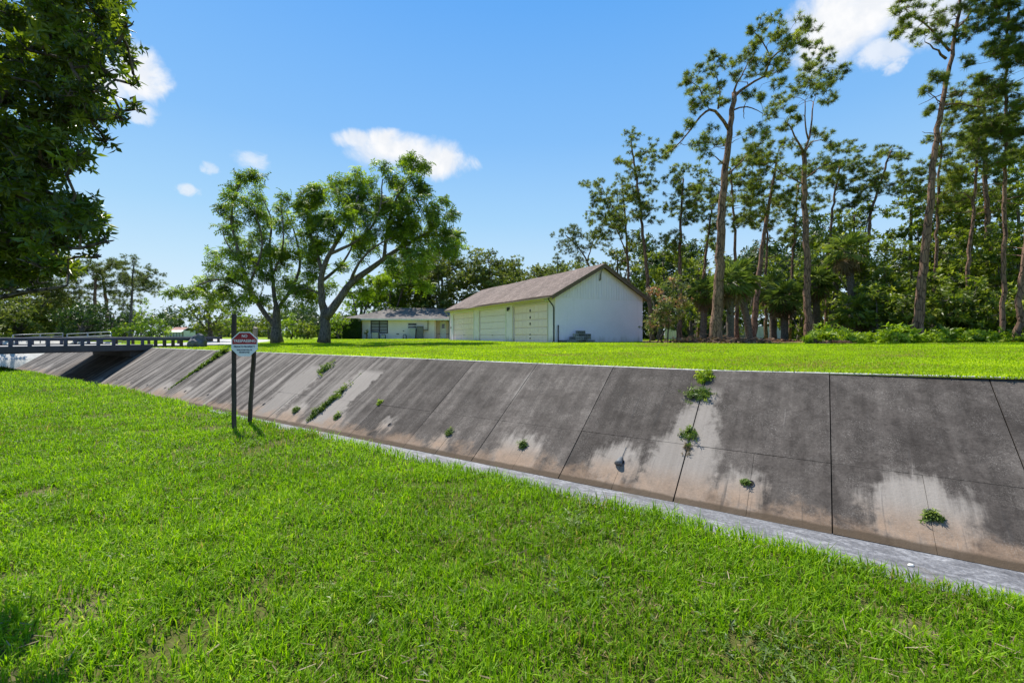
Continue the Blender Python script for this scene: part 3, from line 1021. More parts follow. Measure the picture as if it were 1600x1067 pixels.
for x in np.linspace(HLN + .2, HLN + 3.8, 6):
    mb = MB(); mb.box(hp(x, .62, HH - .23), (.10, .5, .12), HAX); mb.build('rafter_tail', M['dark_door'], house)
for a_, z_ in ((4.2, .62), (4.9, 1.0)):
    mb = MB(); mb.bevbox(hp(a_, -.03, z_), (.3 if z_ < .8 else .14, .06, .12), .01, HAX); mb.build('vent_cover', M['slate'], house)

# things along the house wall
def ac_unit(c, sz, label, gname='air conditioner boxes'):
    r_ = empty('air_conditioner', c, label, 'air conditioner', gname)
    mb = MB(); mb.bevbox(c + UPZ * sz / 2, (sz, sz, sz), .04, HAX); mb.build('casing', M['slate'], r_)
    mb = MB()
    for k in range(6): mb.box(c - HB * (sz / 2 + .012) + UPZ * (sz * (.18 + .13 * k)), (sz * .82, .02, sz * .05), HAX)
    mb.build('louvre', M['white_metal'], r_)
    mb = MB(); mb.tube([c + UPZ * (sz + .005), c + UPZ * (sz + .05)], [sz * .4, sz * .36], 14); mb.build('fan_guard', M['dark_metal'], r_)
ac_unit(hp(1.75, -.9, 0), .85, 'grey boxy air conditioner under the large dark window of the beige house')
ac_unit(hp(2.65, -.9, 0), .55, 'smaller low air conditioner to the right of the boxy one under the window')
bn = empty('wheelie_bin', hp(6.1, -.7, 0), 'pale grey wheelie bin against the beige house wall', 'bin')
mb = MB()
c = hp(6.1, -.7, 0)
lo, hi = [], []
for sx_, sy_ in ((-1, -1), (1, -1), (1, 1), (-1, 1)):
    lo.append(c + HA * sx_ * .27 + HB * sy_ * .27 + UPZ * .08); hi.append(c + HA * sx_ * .36 + HB * sy_ * .36 + UPZ * 1.25)
mb.add(lo + hi, [[3, 2, 1, 0], [0, 1, 5, 4], [1, 2, 6, 5], [2, 3, 7, 6], [3, 0, 4, 7], [4, 5, 6, 7]])
mb.build('body', M['grey_plastic'], bn)
mb = MB(); mb.bevbox(c + UPZ * 1.30, (.78, .8, .09), .03, HAX); mb.build('lid', M['grey_plastic'], bn)
for s_ in (-1, 1):
    mb = MB(); w_ = c + HA * s_ * .3 + HB * .3 + UPZ * .12; mb.tube([w_ - HA * .04, w_ + HA * .04], .12, 12); mb.build('wheel', M['dark_metal'], bn)
mb = MB()
mb.bevbox(hp(6.95, -.6, .75), (.75, .7, 1.5), .03, HAX); mb.bevbox(hp(6.95, -.6, 1.53), (.85, .8, .06), .02, HAX)
o = mb.build('storage_cabinet', M['slate']); prop(o, 'dark slate storage cabinet right of the pale bin', 'cabinet')
mb = MB()
mb.tube([hp(4.95, -.35, .0), hp(4.88, -.35, .35), hp(5.0, -.35, .55), hp(5.2, -.35, .55), hp(5.3, -.35, .35), hp(5.25, -.35, 0)], .06, 8)
o = mb.build('hose_reel', M['slate'], smooth=True); prop(o, 'arched dark hose hanger standing at the foot of the beige wall', 'hose hanger')
mb = MB(); mb.bevbox(hp(HLN + 2.75, -.6, 1.0), (.2, .2, 2.0), .02, HAX)
o = mb.build('wooden_post', M['wood_post']); prop(o, 'bare brown wooden post in front of the pinkish wall', 'post')

# --- far house with the faded red roof
FY = 100.0; CS = .68
c = P(275, 527, FY); c[2] = 1.15
fh = empty('cottage', c, 'small distant white cottage with faded red roof and screened porch', 'cottage')
AX = np.eye(3)
mb = MB(); mb.box(c + CS * np.array([.2, 3, 1.1]), (4.2 * CS, 5.5 * CS, 2.2 * CS)); mb.build('wall', M['white_trim'], fh)
mb = MB()
zr = 3.35
V = [c + CS * np.array(q) for q in ((-2.4, -.2, 2.15), (2.0, -.2, 2.15), (2.0, 3, zr), (-2.4, 3, zr), (-2.4, 6, 2.15), (2.0, 6, 2.15))]
mb.add(V, [[0, 1, 2, 3], [3, 2, 5, 4]]); V2 = [v - UPZ * .15 for v in V]
mb.add(V + V2, [[0, 6, 7, 1], [1, 7, 8, 2], [2, 8, 11, 5], [0, 3, 9, 6], [3, 4, 10, 9]], mi=1)
mb.build('roof', [M['shingle_red'], M['white_trim']], fh, uvfun=lambda V: V[:, :2])
mb = MB()
V = [c + CS * np.array(q) for q in ((-1.9, -1.9, 1.75), (3.1, -1.9, 1.75), (2.6, -.1, 2.35), (-1.0, -.1, 2.35))]
roof_slab(mb, V, .14); mb.build('porch_roof', [M['white_trim'], M['white_trim']], fh)
for x in np.linspace(-1.8, 2.9, 6):
    mb = MB(); mb.box(c + CS * np.array([x, -1.7, .82]), (.1, .1, 1.64 * CS)); mb.build('porch_post', M['white_trim'], fh)
mb = MB(); mb.box(c + CS * np.array([.55, -1.5, .82]), (4.6 * CS, .04, 1.5 * CS)); mb.build('screen', M['blind'], fh)

# --- white board fence far behind the pines, grey fence beside it
def fence(name, p0, p1, h, nb, mat, label):
    r_ = empty(name, (p0 + p1) / 2, label, 'fence')
    ax0 = unit(p1 - p0); L = np.linalg.norm(p1 - p0); ax = np.stack([ax0, np.array([-ax0[1], ax0[0], 0]), UPZ])
    mb = MB()
    for i in range(nb):
        mb.bevbox(p0 + ax0 * L * (i + .5) / nb + UPZ * (h / 2 + (.03 if i % 2 else 0)), (L / nb - .02, .025, h), .005, ax)
    mb.build('boards', M[mat], r_)
    npst = max(2, int(L / 2.4) + 1)
    for i in range(npst):
        mb = MB(); mb.bevbox(p0 + ax0 * L * i / (npst - 1) + ax[1] * .08 + UPZ * (h / 2 + .05), (.11, .11, h + .1), .01, ax); mb.build('post', M[mat], r_)
    mb = MB()
    for z in (.25, h - .25): mb.box(p0 + ax0 * L / 2 + ax[1] * .04 + UPZ * z, (L, .05, .09), ax)
    mb.build('rail', M[mat], r_)
fence('board_fence', onground(1182, 47), onground(1226, 48), 1.35, 20, 'white_trim', 'white board fence glimpsed between the pine trunks')
fence('board_fence', onground(1128, 46), onground(1166, 46), 1.25, 16, 'block', 'grey board fence behind the cabbage palms')
fence('board_fence', onground(1040, 46), onground(1062, 46), 1.25, 8, 'white_trim', 'short pale fence behind the pink flowering shrub')

# --- bridge: deck beam, front rail, far rail, pipe rail
bridge = empty('bridge', su(33.5, 7, -.8), 'low dark concrete road bridge with post and beam rails over the canal', 'bridge')
CA = np.stack([ND, -DD, UPZ])            # local x across the canal, y towards the camera side
mb = MB()
mb.bevbox(su(33.5, 3.2, .90), (13.2, 6.9, .26), .01, CA)
mb.build('deck', M['fascia'], bridge)
mb = MB()
mb.bevbox(su(29.98, 3.0, .955), (12.9, .14, .31), .015, CA)
mb.build('fascia_beam', M['fascia'], bridge)
mb = MB(); mb.bevbox(su(37.02, 3.0, .955), (12.9, .14, .31), .015, CA); mb.build('fascia_beam', M['fascia'], bridge)
mb = MB(); mb.bevbox(su(33.5, 9.05, .62), (1.0, 6.5, .34), .02, CA); mb.build('abutment', M['fascia'], bridge)
upos = [9.64 - .62 - .6 * i for i in range(22)]
for s_, mat in ((30.08, 'greyrail'), (36.95, 'greyrail')):
    for u_ in upos:
        mb = MB(); mb.bevbox(su(s_, u_, 1.245), (.13, .13, .30), .01, CA); mb.build('rail_post', M[mat], bridge)
    mb = MB()
    mb.bevbox(su(s_, 3.2, 1.435), (13.0, .10, .115), .012, CA)
    mb.bevbox(su(s_, 3.2, 1.36), (13.0, .06, .035), .006, CA)
    mb.build('rail_beam', M[mat], bridge)
# wooden guardrail on the bank continuing the bridge rail
gr = empty('guardrail', su(30.2, 10.6, .95), 'low grey guardrail on wooden posts running from the bridge to the boulder', 'guardrail')
for u_ in (9.64, 10.0 + .05, 10.45, 10.85, 11.3):
    mb = MB(); zb = float(far_z(30.2, u_)); mb.bevbox(su(30.2, u_, (zb - .1 + 1.36) / 2), (.14, .14, 1.36 - zb + .1), .012, CA); mb.build('post', M['wood_post'], gr)
mb = MB(); mb.bevbox(su(30.05, 10.6, 1.40), (3.0, .05, .16), .015, CA); mb.build('beam', M['greyrail'], gr)
gr2 = empty('guardrail', su(37.2, 12, .95), 'far guardrail on wooden posts across the road from the boulder', 'guardrail')
for u_ in np.arange(9.8, 16, .85):
    mb = MB(); zb = float(far_z(37.2, u_)); mb.bevbox(su(37.2, u_, (zb - .1 + 1.45) / 2), (.14, .14, 1.45 - zb + .1), .012, CA); mb.build('post', M['wood_post'], gr2)
mb = MB(); mb.bevbox(su(37.05, 12.6, 1.42), (6.4, .05, .16), .015, CA); mb.build('beam', M['greyrail'], gr2)
# pipe handrails beyond the bridge
def pipe_rail(pts, label, posts):
    r_ = empty('pipe_rail', pts[0] * .5 + pts[-1] * .5 - UPZ * .8, label, 'handrail')
    mb = MB(); mb.tube(pts, .032, 8); mb.build('top_pipe', M['galv'], r_, smooth=True)
    mb = MB(); mb.tube([p - UPZ * .25 for p in pts[:-1]], .035, 8); mb.build('lower_pipe', M['galv'], r_, smooth=True)
    for p in posts:
        mb = MB(); mb.tube([np.array([p[0], p[1], .9]), p], .04, 8); mb.build('upright', M['galv'], r_, smooth=True)
a0, a1 = P(105, 522.0, 34), P(172, 518.5, 31)
pipe_rail([a0, (a0 + a1) / 2, a1, a1 + np.array([.12, -.05, -.1]), a1 + np.array([.15, -.07, -.62])], 'thin galvanised pipe handrail beyond the bridge near the dark trees', [a0, (a0 + a1) / 2])
a0, a1 = P(20, 523.5, 36), P(98, 520.5, 44)
pipe_rail([a0, (a0 + a1) / 2, a1, a1 + np.array([.1, 0, -.1])], 'pale pipe handrail rising leftward behind the bridge rail', [a0, (a0 + a1) / 2, a1])
# boulder at the end of the guardrail
bo = np.random.default_rng(9)
c = su(29.3, 11.35, .95)
n_th, n_ph = 28, 18
G = np.zeros((n_th + 1, n_ph, 3))
for i in range(n_th + 1):
    for j in range(n_ph):
        th = 2 * math.pi * (i % n_th) / n_th; ph = math.pi * (j + .02) / (n_ph - 1 + .04)
        d_ = np.array([math.sin(ph) * math.cos(th), math.sin(ph) * math.sin(th), math.cos(ph)])
        rr = 1 + .16 * math.sin(3 * d_[0] + 2 * d_[1] * 1.7 + 1) + .10 * math.sin(6 * d_[1] + 4 * d_[2]) + .05 * math.sin(11 * d_[0] - 7 * d_[2])
        G[i, j] = c + d_ * rr * np.array([.50, .45, .52]) + UPZ * .18
mb = MB(); mb.grid(G)
o = mb.build('boulder', M['rock'], smooth=False); prop(o, 'dark grey rounded boulder at the end of the guardrail', 'boulder')

# --- the sign and its two posts
sg = empty('no_trespassing_sign', np.array([-4.75, 7.85, 0]), 'octagonal red and white no trespassing sign on two weathered posts', 'sign')
def post_mesh(base, top, w_, name, cut=None):
    ax0 = unit(top - base); ex = unit(np.array([1, 0, 0]) - ax0 * ax0[0]); ax = np.stack([ex, np.cross(ax0, ex), ax0])
    L = np.linalg.norm(top - base)
    mb = MB()
    nst = 14
    prev = None
    jt = np.random.default_rng(int(abs(top[0]) * 100))
    rings = []
    for i in range(nst + 1):
        w2 = w_ * (1 + jt.uniform(-.05, .05))
        cen = base + ax0 * L * i / nst + ex * jt.uniform(-.004, .004)
        rings.append([cen + ex * sx_ * w2 / 2 + ax[1] * sy_ * w2 / 2 for sx_, sy_ in ((-1, -1), (-.8, -1), (.8, -1), (1, -1), (1, 1), (-1, 1))])
    G = np.array(rings); G = np.concatenate([G, G[:, :1]], 1)
    k = nst - 3 if cut else nst
    mb.grid(G[:k + 1])
    if cut: mb.grid(G[k:], mi=1)
    mb.add(G[-1][:6], [[0, 1, 2, 3, 4, 5]], mi=1 if cut else 0)
    return mb.build(name, [M['wood_post'], M['wood_post_light']], sg)
p_l0, p_l1 = np.array([-4.765, 7.80, -.12]), np.array([-4.755, 7.78, 1.965])
p_r0, p_r1 = np.array([-4.80, 8.30, -.18]), np.array([-4.43, 7.86, 1.735])
post_mesh(p_l0, p_l1, .054, 'post')
post_mesh(p_r0, p_r1, .054, 'post', True)
sc_ = np.array([-4.535, 7.715, 1.452])
sn = unit(np.array([.18, -1, .02])); sxx = unit(np.cross(np.array([0, 0, 1]), sn)); sxx = -sxx if sxx[0] < 0 else sxx
szz = np.cross(sn, sxx); szz = szz if szz[2] > 0 else -szz
m, t, b = material('sign red'); oc = t.n('ShaderNodeTexCoord').outputs['Object']
setc(t, b, t.ramp(t.noise(oc, 9, 4, .6), [(.3, (.25, .008, .015)), (.7, (.36, .012, .022))]), .45, .4); M['sign_red'] = m
M['sign_white'] = weathered('sign white', (.74, .75, .77), .06, 8, .45, 30, .05)
M['sign_ink'] = weathered('sign ink', (.045, .06, .10), .1, 8, .6, 30, .05)
def octa(r_, z0=-9, z1=9):
    pts = [(r_ / math.cos(R(22.5)) * math.cos(R(22.5 + 45 * k)), r_ / math.cos(R(22.5)) * math.sin(R(22.5 + 45 * k))) for k in range(8)]
    def clip(pts, zc, keep):
        out = []
        for (x0, y0), (x1, y1) in zip(pts, pts[1:] + pts[:1]):
            i0, i1 = (y0 >= zc) == keep, (y1 >= zc) == keep
            if i0: out.append((x0, y0))
            if i0 != i1:
                f_ = (zc - y0) / (y1 - y0); out.append((x0 + (x1 - x0) * f_, zc))
        return out
    pts = clip(pts, z0, True); return clip(pts, z1, False)
def sign_plate(pts, o0, o1, mat, name, parent):
    n_ = len(pts)
    V = [sc_ + sxx * x + szz * y + sn * o1 for x, y in pts] + [sc_ + sxx * x + szz * y + sn * o0 for x, y in pts]
    mb = MB(); mb.add(V, [list(range(n_))]); mb.add(V, [list(range(2 * n_ - 1, n_ - 1, -1))]); mb.add(V, [[i, n_ + i, n_ + (i + 1) % n_, (i + 1) % n_] for i in range(n_)])
    return mb.build(name, mat, parent)
plate = sign_plate(octa(.205), -.004, 0, M['sign_white'], 'plate', sg)
sign_plate(octa(.190, -.002, 9), 0, .0012, M['sign_red'], 'red_field', plate)
for yb in (-.085, .10):
    mb = MB(); mb.bevbox(sc_ - sn * .03 + szz * yb + sxx * .02, (.36, .03, .03), .004, np.stack([sxx, -sn, szz])); mb.build('bracket', M['galv'], sg)
def sign_text(body, y, size, mat, name, width=None):
    cu = bpy.data.curves.new('sign_text', 'FONT'); cu.body = body; cu.size = size; cu.align_x = 'CENTER'; cu.align_y = 'CENTER'; cu.extrude = .0006; cu.offset = .0012
    tmp = bpy.data.objects.new('sign_text_source', cu); COL.objects.link(tmp)
    bpy.context.view_layer.update()
    me = bpy.data.meshes.new_from_object(tmp.evaluated_get(bpy.context.evaluated_depsgraph_get()))
    bpy.data.objects.remove(tmp); bpy.data.curves.remove(cu)
    co = np.zeros(len(me.vertices) * 3); me.vertices.foreach_get('co', co); co = co.reshape(-1, 3)
    if width: co[:, 0] *= width / max(co[:, 0].max() - co[:, 0].min(), 1e-6)
    Wc = sc_ + co[:, :1] * sxx + (co[:, 1:2] + y) * szz + (co[:, 2:] + .0022) * sn - WL[sg.name]
    me.vertices.foreach_set('co', Wc.ravel()); me.materials.clear(); me.materials.append(mat); me.update()
    o = bpy.data.objects.new(name, me); COL.objects.link(o); o.parent = plate
sign_text('NO', .135, .066, M['sign_white'], 'lettering', .085)
sign_text('TRESPASSING', .052, .066, M['sign_white'], 'lettering', .345)
sign_text('PRIVATE PROPERTY', -.045, .044, M['sign_ink'], 'lettering', .33)
sign_text('VIOLATORS WILL BE', -.100, .030, M['sign_ink'], 'lettering', .24)
sign_text('PROSECUTED', -.140, .030, M['sign_ink'], 'lettering', .16)
#--BUILT-END--

# ------------------------------------------------------------------ foliage templates (base at origin, axis +z)
def leaf_tri(base, fwd, L, Wd, up, fold=.12):
    fwd = unit(fwd); side = unit(np.cross(fwd, up)); nn = np.cross(side, fwd)
    return [base, base + fwd * L * .42 + side * Wd / 2 + nn * fold * Wd, base + fwd * L - nn * .06 * L, base + fwd * L * .42 - side * Wd / 2 + nn * fold * Wd]


def tmpl(leaves):
    V, Fc = [], []
    for lf in leaves:
        k = len(V); V += lf; Fc += [[k, k + 1, k + 2], [k, k + 2, k + 3]]
    return np.array(V), np.array(Fc)


def t_rosette(n=8, L=.12, Wd=.045, seed=0, stem=.10):
    r_ = np.random.default_rng(seed)
    out = []
    for i in range(n):
        a = i * 2.4 + r_.uniform(-.3, .3); el_ = r_.uniform(-.1, .9)
        d_ = np.array([math.cos(a) * math.cos(el_), math.sin(a) * math.cos(el_), math.sin(el_)])
        out.append(leaf_tri(np.array([0, 0, stem * (i / n - .4)]), d_, L * r_.uniform(.75, 1.15), Wd * r_.uniform(.8, 1.15), np.array([0, 0, 1.0])))
    return tmpl(out)


def t_pinnate(n=4, L=.16, Wd=.05, rl=.42, seed=0):
    """three arching fronds with drooping leaflets"""
    r_ = np.random.default_rng(seed)
    out = []
    for f_ in range(3):
        a = f_ * 2.1 + r_.uniform(-.4, .4)
        h = np.array([math.cos(a), math.sin(a), 0]); sd = np.array([-math.sin(a), math.cos(a), 0])
        for i in range(n):
            t_ = (i + 1) / n
            p = h * rl * t_ * .95 + np.array([0, 0, rl * (.55 * t_ - .65 * t_ * t_)])
            for sg_ in (-1, 1):
                out.append(leaf_tri(p, h * .55 + sd * sg_ * .9 + np.array([0, 0, -.35]), L * r_.uniform(.8, 1.15), Wd, np.array([0, 0, 1.0])))
    return tmpl(out)


def t_needles(n=22, L=.30, Wd=.016, seed=0, spread=1.75):
    r_ = np.random.default_rng(seed)
    V, Fc = [], []
    for i in range(n):
        a = r_.uniform(0, 6.283); ph = spread * math.sqrt(r_.uniform(0.02, 1)) * .95
        d_ = np.array([math.sin(ph) * math.cos(a), math.sin(ph) * math.sin(a), math.cos(ph)])
        b0 = np.array([0, 0, r_.uniform(-.10, .06)])
        sd = unit(np.cross(d_, r_.normal(size=3)))
        k = len(V); V += [b0 - sd * Wd / 2, b0 + sd * Wd / 2, b0 + d_ * L * r_.uniform(.7, 1.1) + np.array([0, 0, -.02])]
        Fc.append([k, k + 1, k + 2])
    return np.array(V), np.array(Fc)


def t_fan(n=15, L=.85, Wd=.075, seed=0):
    """costapalmate palm leaf: axis +z is the leaf stalk direction"""
    r_ = np.random.default_rng(seed)
    out = []
    for i in range(n):
        a = (i / (n - 1) - .5) * 3.9
        d_ = np.array([math.sin(a), .10 * r_.normal(), math.cos(a) * .9 + .1])
        l_ = L * (1 - .28 * abs(a) / 2) * r_.uniform(.9, 1.08)
        mid_ = d_ * l_ * .6
        tip = d_ * l_ + np.array([0, -.28 * l_ * .9 - .0, 0]) * .7
        sd = unit(np.cross(unit(d_), [0, 1, 0])) * Wd / 2
        out.append([np.zeros(3), mid_ + sd, tip, mid_ - sd])
    return tmpl(out)


TP = dict(front=[t_rosette(9, .125, .050, 1), t_rosette(8, .115, .046, 2), t_rosette(7, .14, .052, 8)],
          pecan=[t_pinnate(4, .25, .10, .55, 3), t_pinnate(4, .22, .09, .5, 4)],
          broad=[t_rosette(7, .26, .13, 5, .16), t_rosette(6, .22, .12, 6, .16)],
          small=[t_rosette(8, .13, .06, 15, .1), t_rosette(7, .15, .06, 16, .1)],
          far=[t_rosette(6, .55, .30, 25, .4), t_rosette(6, .45, .27, 26, .4)],
          needle=[t_needles(34, .34, .026, 7), t_needles(30, .30, .026, 8)],
          needle_far=[t_needles(18, .55, .045, 9), t_needles(16, .5, .045, 10)],
          weed=[t_rosette(7, .055, .020, 35, .05), t_rosette(7, .065, .018, 36, .05)],
          fan=[t_fan()])


def scatter(mb, templ, pos, zax, scale, rv, rg, mi=0):
    """many copies of a template written into one mesh builder"""
    V, Fc = templ
    n = len(pos)
    if n == 0: return
    z = unit(zax)
    a = unit(np.cross(z, rg.normal(size=(n, 3))))
    b_ = np.cross(z, a)
    Mx = np.stack([a, b_, z], 1)                      # n,3,3 rows are the axes
    W_ = np.einsum('vk,nkj->nvj', V, Mx) * np.asarray(scale)[:, None, None] + pos[:, None, :]
    Fa = (Fc[None] + (np.arange(n) * len(V))[:, None, None]).reshape(-1, Fc.shape[1])
    per = len(Fc)
    r_ = np.repeat(rv, per) + np.repeat(rg.normal(0, .06, n * (per // 2 if per % 2 == 0 else per)), 2 if per % 2 == 0 else 1)
    mb.add(W_.reshape(-1, 3), Fa, np.clip(r_, 0, 1), mi)


def fill_clump(mb, c, r3, n, kinds, rg, scale=1.0, tone=0.0, flat=.65, up=.5, shell=2.0):
    d_ = unit(rg.normal(size=(n, 3)))
    q = rg.random(n) ** (1 / shell)
    off = d_ * q[:, None] * np.asarray(r3)
    off[:, 2] = np.where(off[:, 2] < 0, off[:, 2] * flat, off[:, 2])
    z = d_ * .9 + rg.normal(0, .45, (n, 3)) + np.array([0, 0, up])
    rv = np.clip(.45 + tone + rg.normal(0, .17, n), 0, 1)
    pk = rg.integers(0, len(kinds), n)
    for i, tm in enumerate(kinds):
        m_ = pk == i
        scatter(mb, tm, (np.asarray(c) + off)[m_], z[m_], scale * rg.uniform(.75, 1.2, m_.sum()), rv[m_], rg)


def limb_points(pts, r0, r1, n):
    """smooth an outline of joints into n points with tapering radius"""
    pts = np.asarray(pts, float)
    seg = np.concatenate([[0], np.cumsum(np.linalg.norm(np.diff(pts, axis=0), axis=1))])
    t_ = np.linspace(0, seg[-1], n)
    out = np.stack([np.interp(t_, seg, pts[:, i]) for i in range(3)], 1)
    for _ in range(2):
        out[1:-1] = .25 * out[:-2] + .5 * out[1:-1] + .25 * out[2:]
    return out, r0 + (r1 - r0) * (t_ / seg[-1]) ** .8


def grow(name, base, limbs, clumps, kinds, lmat, bmat, n_leaf, label, cat, group, seed, scale=1.0, flare=1.35, twigs=7, bend=.22, horiz=.5,
         flat=.65, up=.5, leafden=None, twr=.012, wob=.02, tone_sd=.10, shell=2.0):
    """a tree: trunk mesh (limbs, branches and twigs) and crown mesh (leaf sprays)"""
    rg = np.random.default_rng(seed)
    root = empty(name, base, label, cat, group)
    mb = MB()
    nodes_p, nodes_r, nodes_t = [], [], []
    for k, (pts, r0, r1) in enumerate(limbs):
        L = np.linalg.norm(np.diff(np.asarray(pts, float), axis=0), axis=1).sum()
        n = max(6, int(L / .45))
        p, r_ = limb_points(pts, r0, r1, n)
        p[1:-1] += rg.normal(0, wob, (n - 2, 3)) * np.array([1, 1, .3])
        if k == 0:
            r_ = r_ * (1 + (flare - 1) * np.exp(-np.linalg.norm(p - p[0], axis=1) / (r0 * 2.2)))
            p[0][2] -= .12
        mb.tube(p, r_, 10 if r0 > .1 else 7)
        i0 = int(n * (.35 if k == 0 else .12))
        nodes_p += list(p[i0:]); nodes_r += list(r_[i0:]); nodes_t += list(unit(np.gradient(p, axis=0))[i0:])
    NP, NR, NTn = np.array(nodes_p), np.array(nodes_r), np.array(nodes_t)
    order = sorted(range(len(clumps)), key=lambda i: np.linalg.norm(NP - clumps[i][0], axis=1).min())
    cm = MB()
    for i in order:
        c, r3 = np.asarray(clumps[i][0], float), np.broadcast_to(np.asarray(clumps[i][1], float), (3,))
        dv = c - NP
        dist_ = np.linalg.norm(dv, axis=1)
        cost = dist_ + np.maximum(0, -dv[:, 2] + horiz * .3 * dist_) * .9 - np.minimum(NR, .1) * 1.5
        j = int(np.argmin(cost))
        a = NP[j]; tgt = c - np.array([0, 0, r3[2] * .25])
        L = np.linalg.norm(tgt - a)
        if L > .12:
            nn_ = max(4, int(L / .35) + 2)
            t_ = np.linspace(0, 1, nn_)[:, None]
            ctrl = a + NTn[j] * L * .38 + (tgt - a) * .25 + np.array([0, 0, L * .05]) + rg.normal(0, L * bend * .35, 3)
            p = (1 - t_) ** 2 * a + 2 * t_ * (1 - t_) * ctrl + t_ ** 2 * tgt
            p[1:-1] += rg.normal(0, .03 * L ** .5, (nn_ - 2, 3))
            ra = min(NR[j] * .62, .012 + .024 * L + .02 * r3[0])
            rr = np.linspace(ra, max(.010, ra * .3), nn_)
            mb.tube(p, rr, 6, caps=False)
            NP = np.concatenate([NP, p[1:]]); NR = np.concatenate([NR, rr[1:]]); NTn = np.concatenate([NTn, unit(np.gradient(p, axis=0))[1:]])
        for _ in range(twigs):
            d_ = unit(rg.normal(size=3) + np.array([0, 0, .35]))
            e_ = c + d_ * r3 * rg.uniform(.6, .95)
            md = (tgt + e_) / 2 + rg.normal(0, .12, 3) * r3
            mb.tube([tgt, md, e_], [twr * 1.5, twr, twr * .5], 4, caps=False)
        nl = int(n_leaf * (r3[0] * r3[1] * r3[2]) ** (2 / 3) / (.6 ** 2) * rg.uniform(.8, 1.2)) if leafden is None else leafden
        fill_clump(cm, c, r3, max(4, nl), kinds, rg, scale, rg.normal(0, tone_sd), flat, up, shell)
    mb.build('trunk', bmat, root, smooth=True)
    cm.build('crown', lmat, root)
    return root


def px_clumps(lst, Y, depth, rg, rs=1.0, squash=.85):
    out = []
    for px, py, r_ in lst:
        y = Y + float(np.clip(rg.normal(0, depth), -2.0 * depth, 2.0 * depth))
        rr = r_ * y / F * rs
        out.append((P(px, py, y), (rr, rr, rr * squash)))
    return out


def ell_clumps(cx, cy, rx, ry, Y, n, r0, r1, rg, dz=None, squash=.75, mind=.55, shape=None):
    """clumps spread through an ellipsoid whose outline spans rx, ry photo pixels at distance Y"""
    out = []
    dz = rx if dz is None else dz
    tries = 0
    while len(out) < n and tries < 4000:
        tries += 1
        d_ = unit(rg.normal(size=3)) * rg.random() ** (1 / 2.6)
        y = Y + d_[1] * dz * Y / F
        c = np.array([((cx - 800) / F) * Y + d_[0] * rx * Y / F, y, EYE - (cy - HZ) / F * Y + d_[2] * ry * Y / F])
        rr = rg.uniform(r0, r1)
        if any(np.linalg.norm(c - o[0]) < (rr + o[1][0]) * mind for o in out): continue
        out.append((c, (rr, rr, rr * squash)))
    return out


def split(cl, k, f, sp, rg):
    out = []
    for c, r3 in cl:
        r3 = np.asarray(r3)
        for _ in range(k):
            d_ = unit(rg.normal(size=3))
            out.append((np.asarray(c) + d_ * r3 * sp * rg.uniform(.5, 1.1), r3 * f * rg.uniform(.8, 1.2)))
    return out


def limbs_px(lst, Y, rg, zdrift=.0):
    """limb outlines: (pixel path, radius at start px, at end px, depth drift towards the end in metres)"""
    out = []
    for path, w0, w1, drift in lst:
        n = len(path)
        pts = [P(px, py, Y + drift[0] + (drift[1] - drift[0]) * i / (n - 1)) for i, (px, py) in enumerate(path)]
        out.append((pts, w0 * Y / F / 2 * .8, w1 * Y / F / 2 * .8))
    return out


# ------------------------------------------------------------------ the two shade trees by the house
rg = np.random.default_rng(11)
Y2 = 29.5
base = onground(506, Y2)
L2 = limbs_px([
    ([(506, 533), (509, 505), (508, 492), (505, 478)], 20, 15, (0, 0)),
    ([(506, 484), (500, 450), (503, 420), (515, 395), (545, 350), (560, 305)], 15, 3, (0, -.8)),
    ([(508, 497), (528, 472), (548, 440), (575, 424), (602, 402), (630, 385), (662, 368), (690, 350)], 19, 3, (0, .9)),
    ([(503, 422), (492, 385), (478, 345), (480, 320)], 8, 2.5, (-.3, 1.2)),
    ([(514, 397), (545, 385), (578, 362), (595, 330), (598, 280)], 7, 2, (-.4, -1.8)),
    ([(600, 404), (604, 360), (612, 325), (636, 280), (646, 262)], 8, 2, (.5, -.3)),
    ([(548, 440), (560, 410), (585, 385), (612, 372)], 7, 2, (.3, -2.2)),
    ([(502, 440), (530, 420), (550, 390), (556, 350)], 7, 2, (-.2, 2.0)),
    ([(630, 386), (655, 395), (680, 392), (702, 398)], 5, 1.5, (.6, 1.8)),
    ([(503, 462), (485, 450), (470, 452)], 5, 2, (0, -1.0))], Y2, rg)
C2 = [(644, 256, 18), (637, 262, 12), (655, 262, 10), (595, 265, 15), (620, 282, 16), (647, 287, 12), (551, 276, 18), (556, 296, 18), (520, 283, 12), (520, 296, 14), (582, 287, 12), (483, 310, 22), (502, 328, 24), (471, 328, 16), (527, 316, 15), (554, 316, 18), (622, 307, 22), (660, 307, 18), (597, 316, 20), (694, 317, 7), (644, 328, 24), (675, 325, 18), (607, 341, 26), (576, 338, 22), (545, 341, 22), (520, 350, 22), (496, 353, 24), (477, 347, 16), (703, 339, 10), (681, 350, 20), (647, 353, 24), (619, 365, 22), (582, 365, 20), (554, 368, 18), (505, 378, 18), (483, 384, 18), (700, 362, 16), (675, 372, 20), (690, 381, 16), (714, 370, 8), (644, 381, 18), (573, 393, 16), (557, 387, 15), (666, 393, 16), (694, 396, 15), (638, 402, 14), (616, 412, 14), (486, 430, 16), (474, 452, 18), (458, 449, 14), (514, 449, 13), (483, 468, 15), (496, 412, 15), (533, 418, 11), (600, 441, 14), (640, 425, 14), (662, 420, 14), (575, 455, 13), (712, 388, 9), (660, 445, 14), (500, 300, 14), (470, 372, 15)]
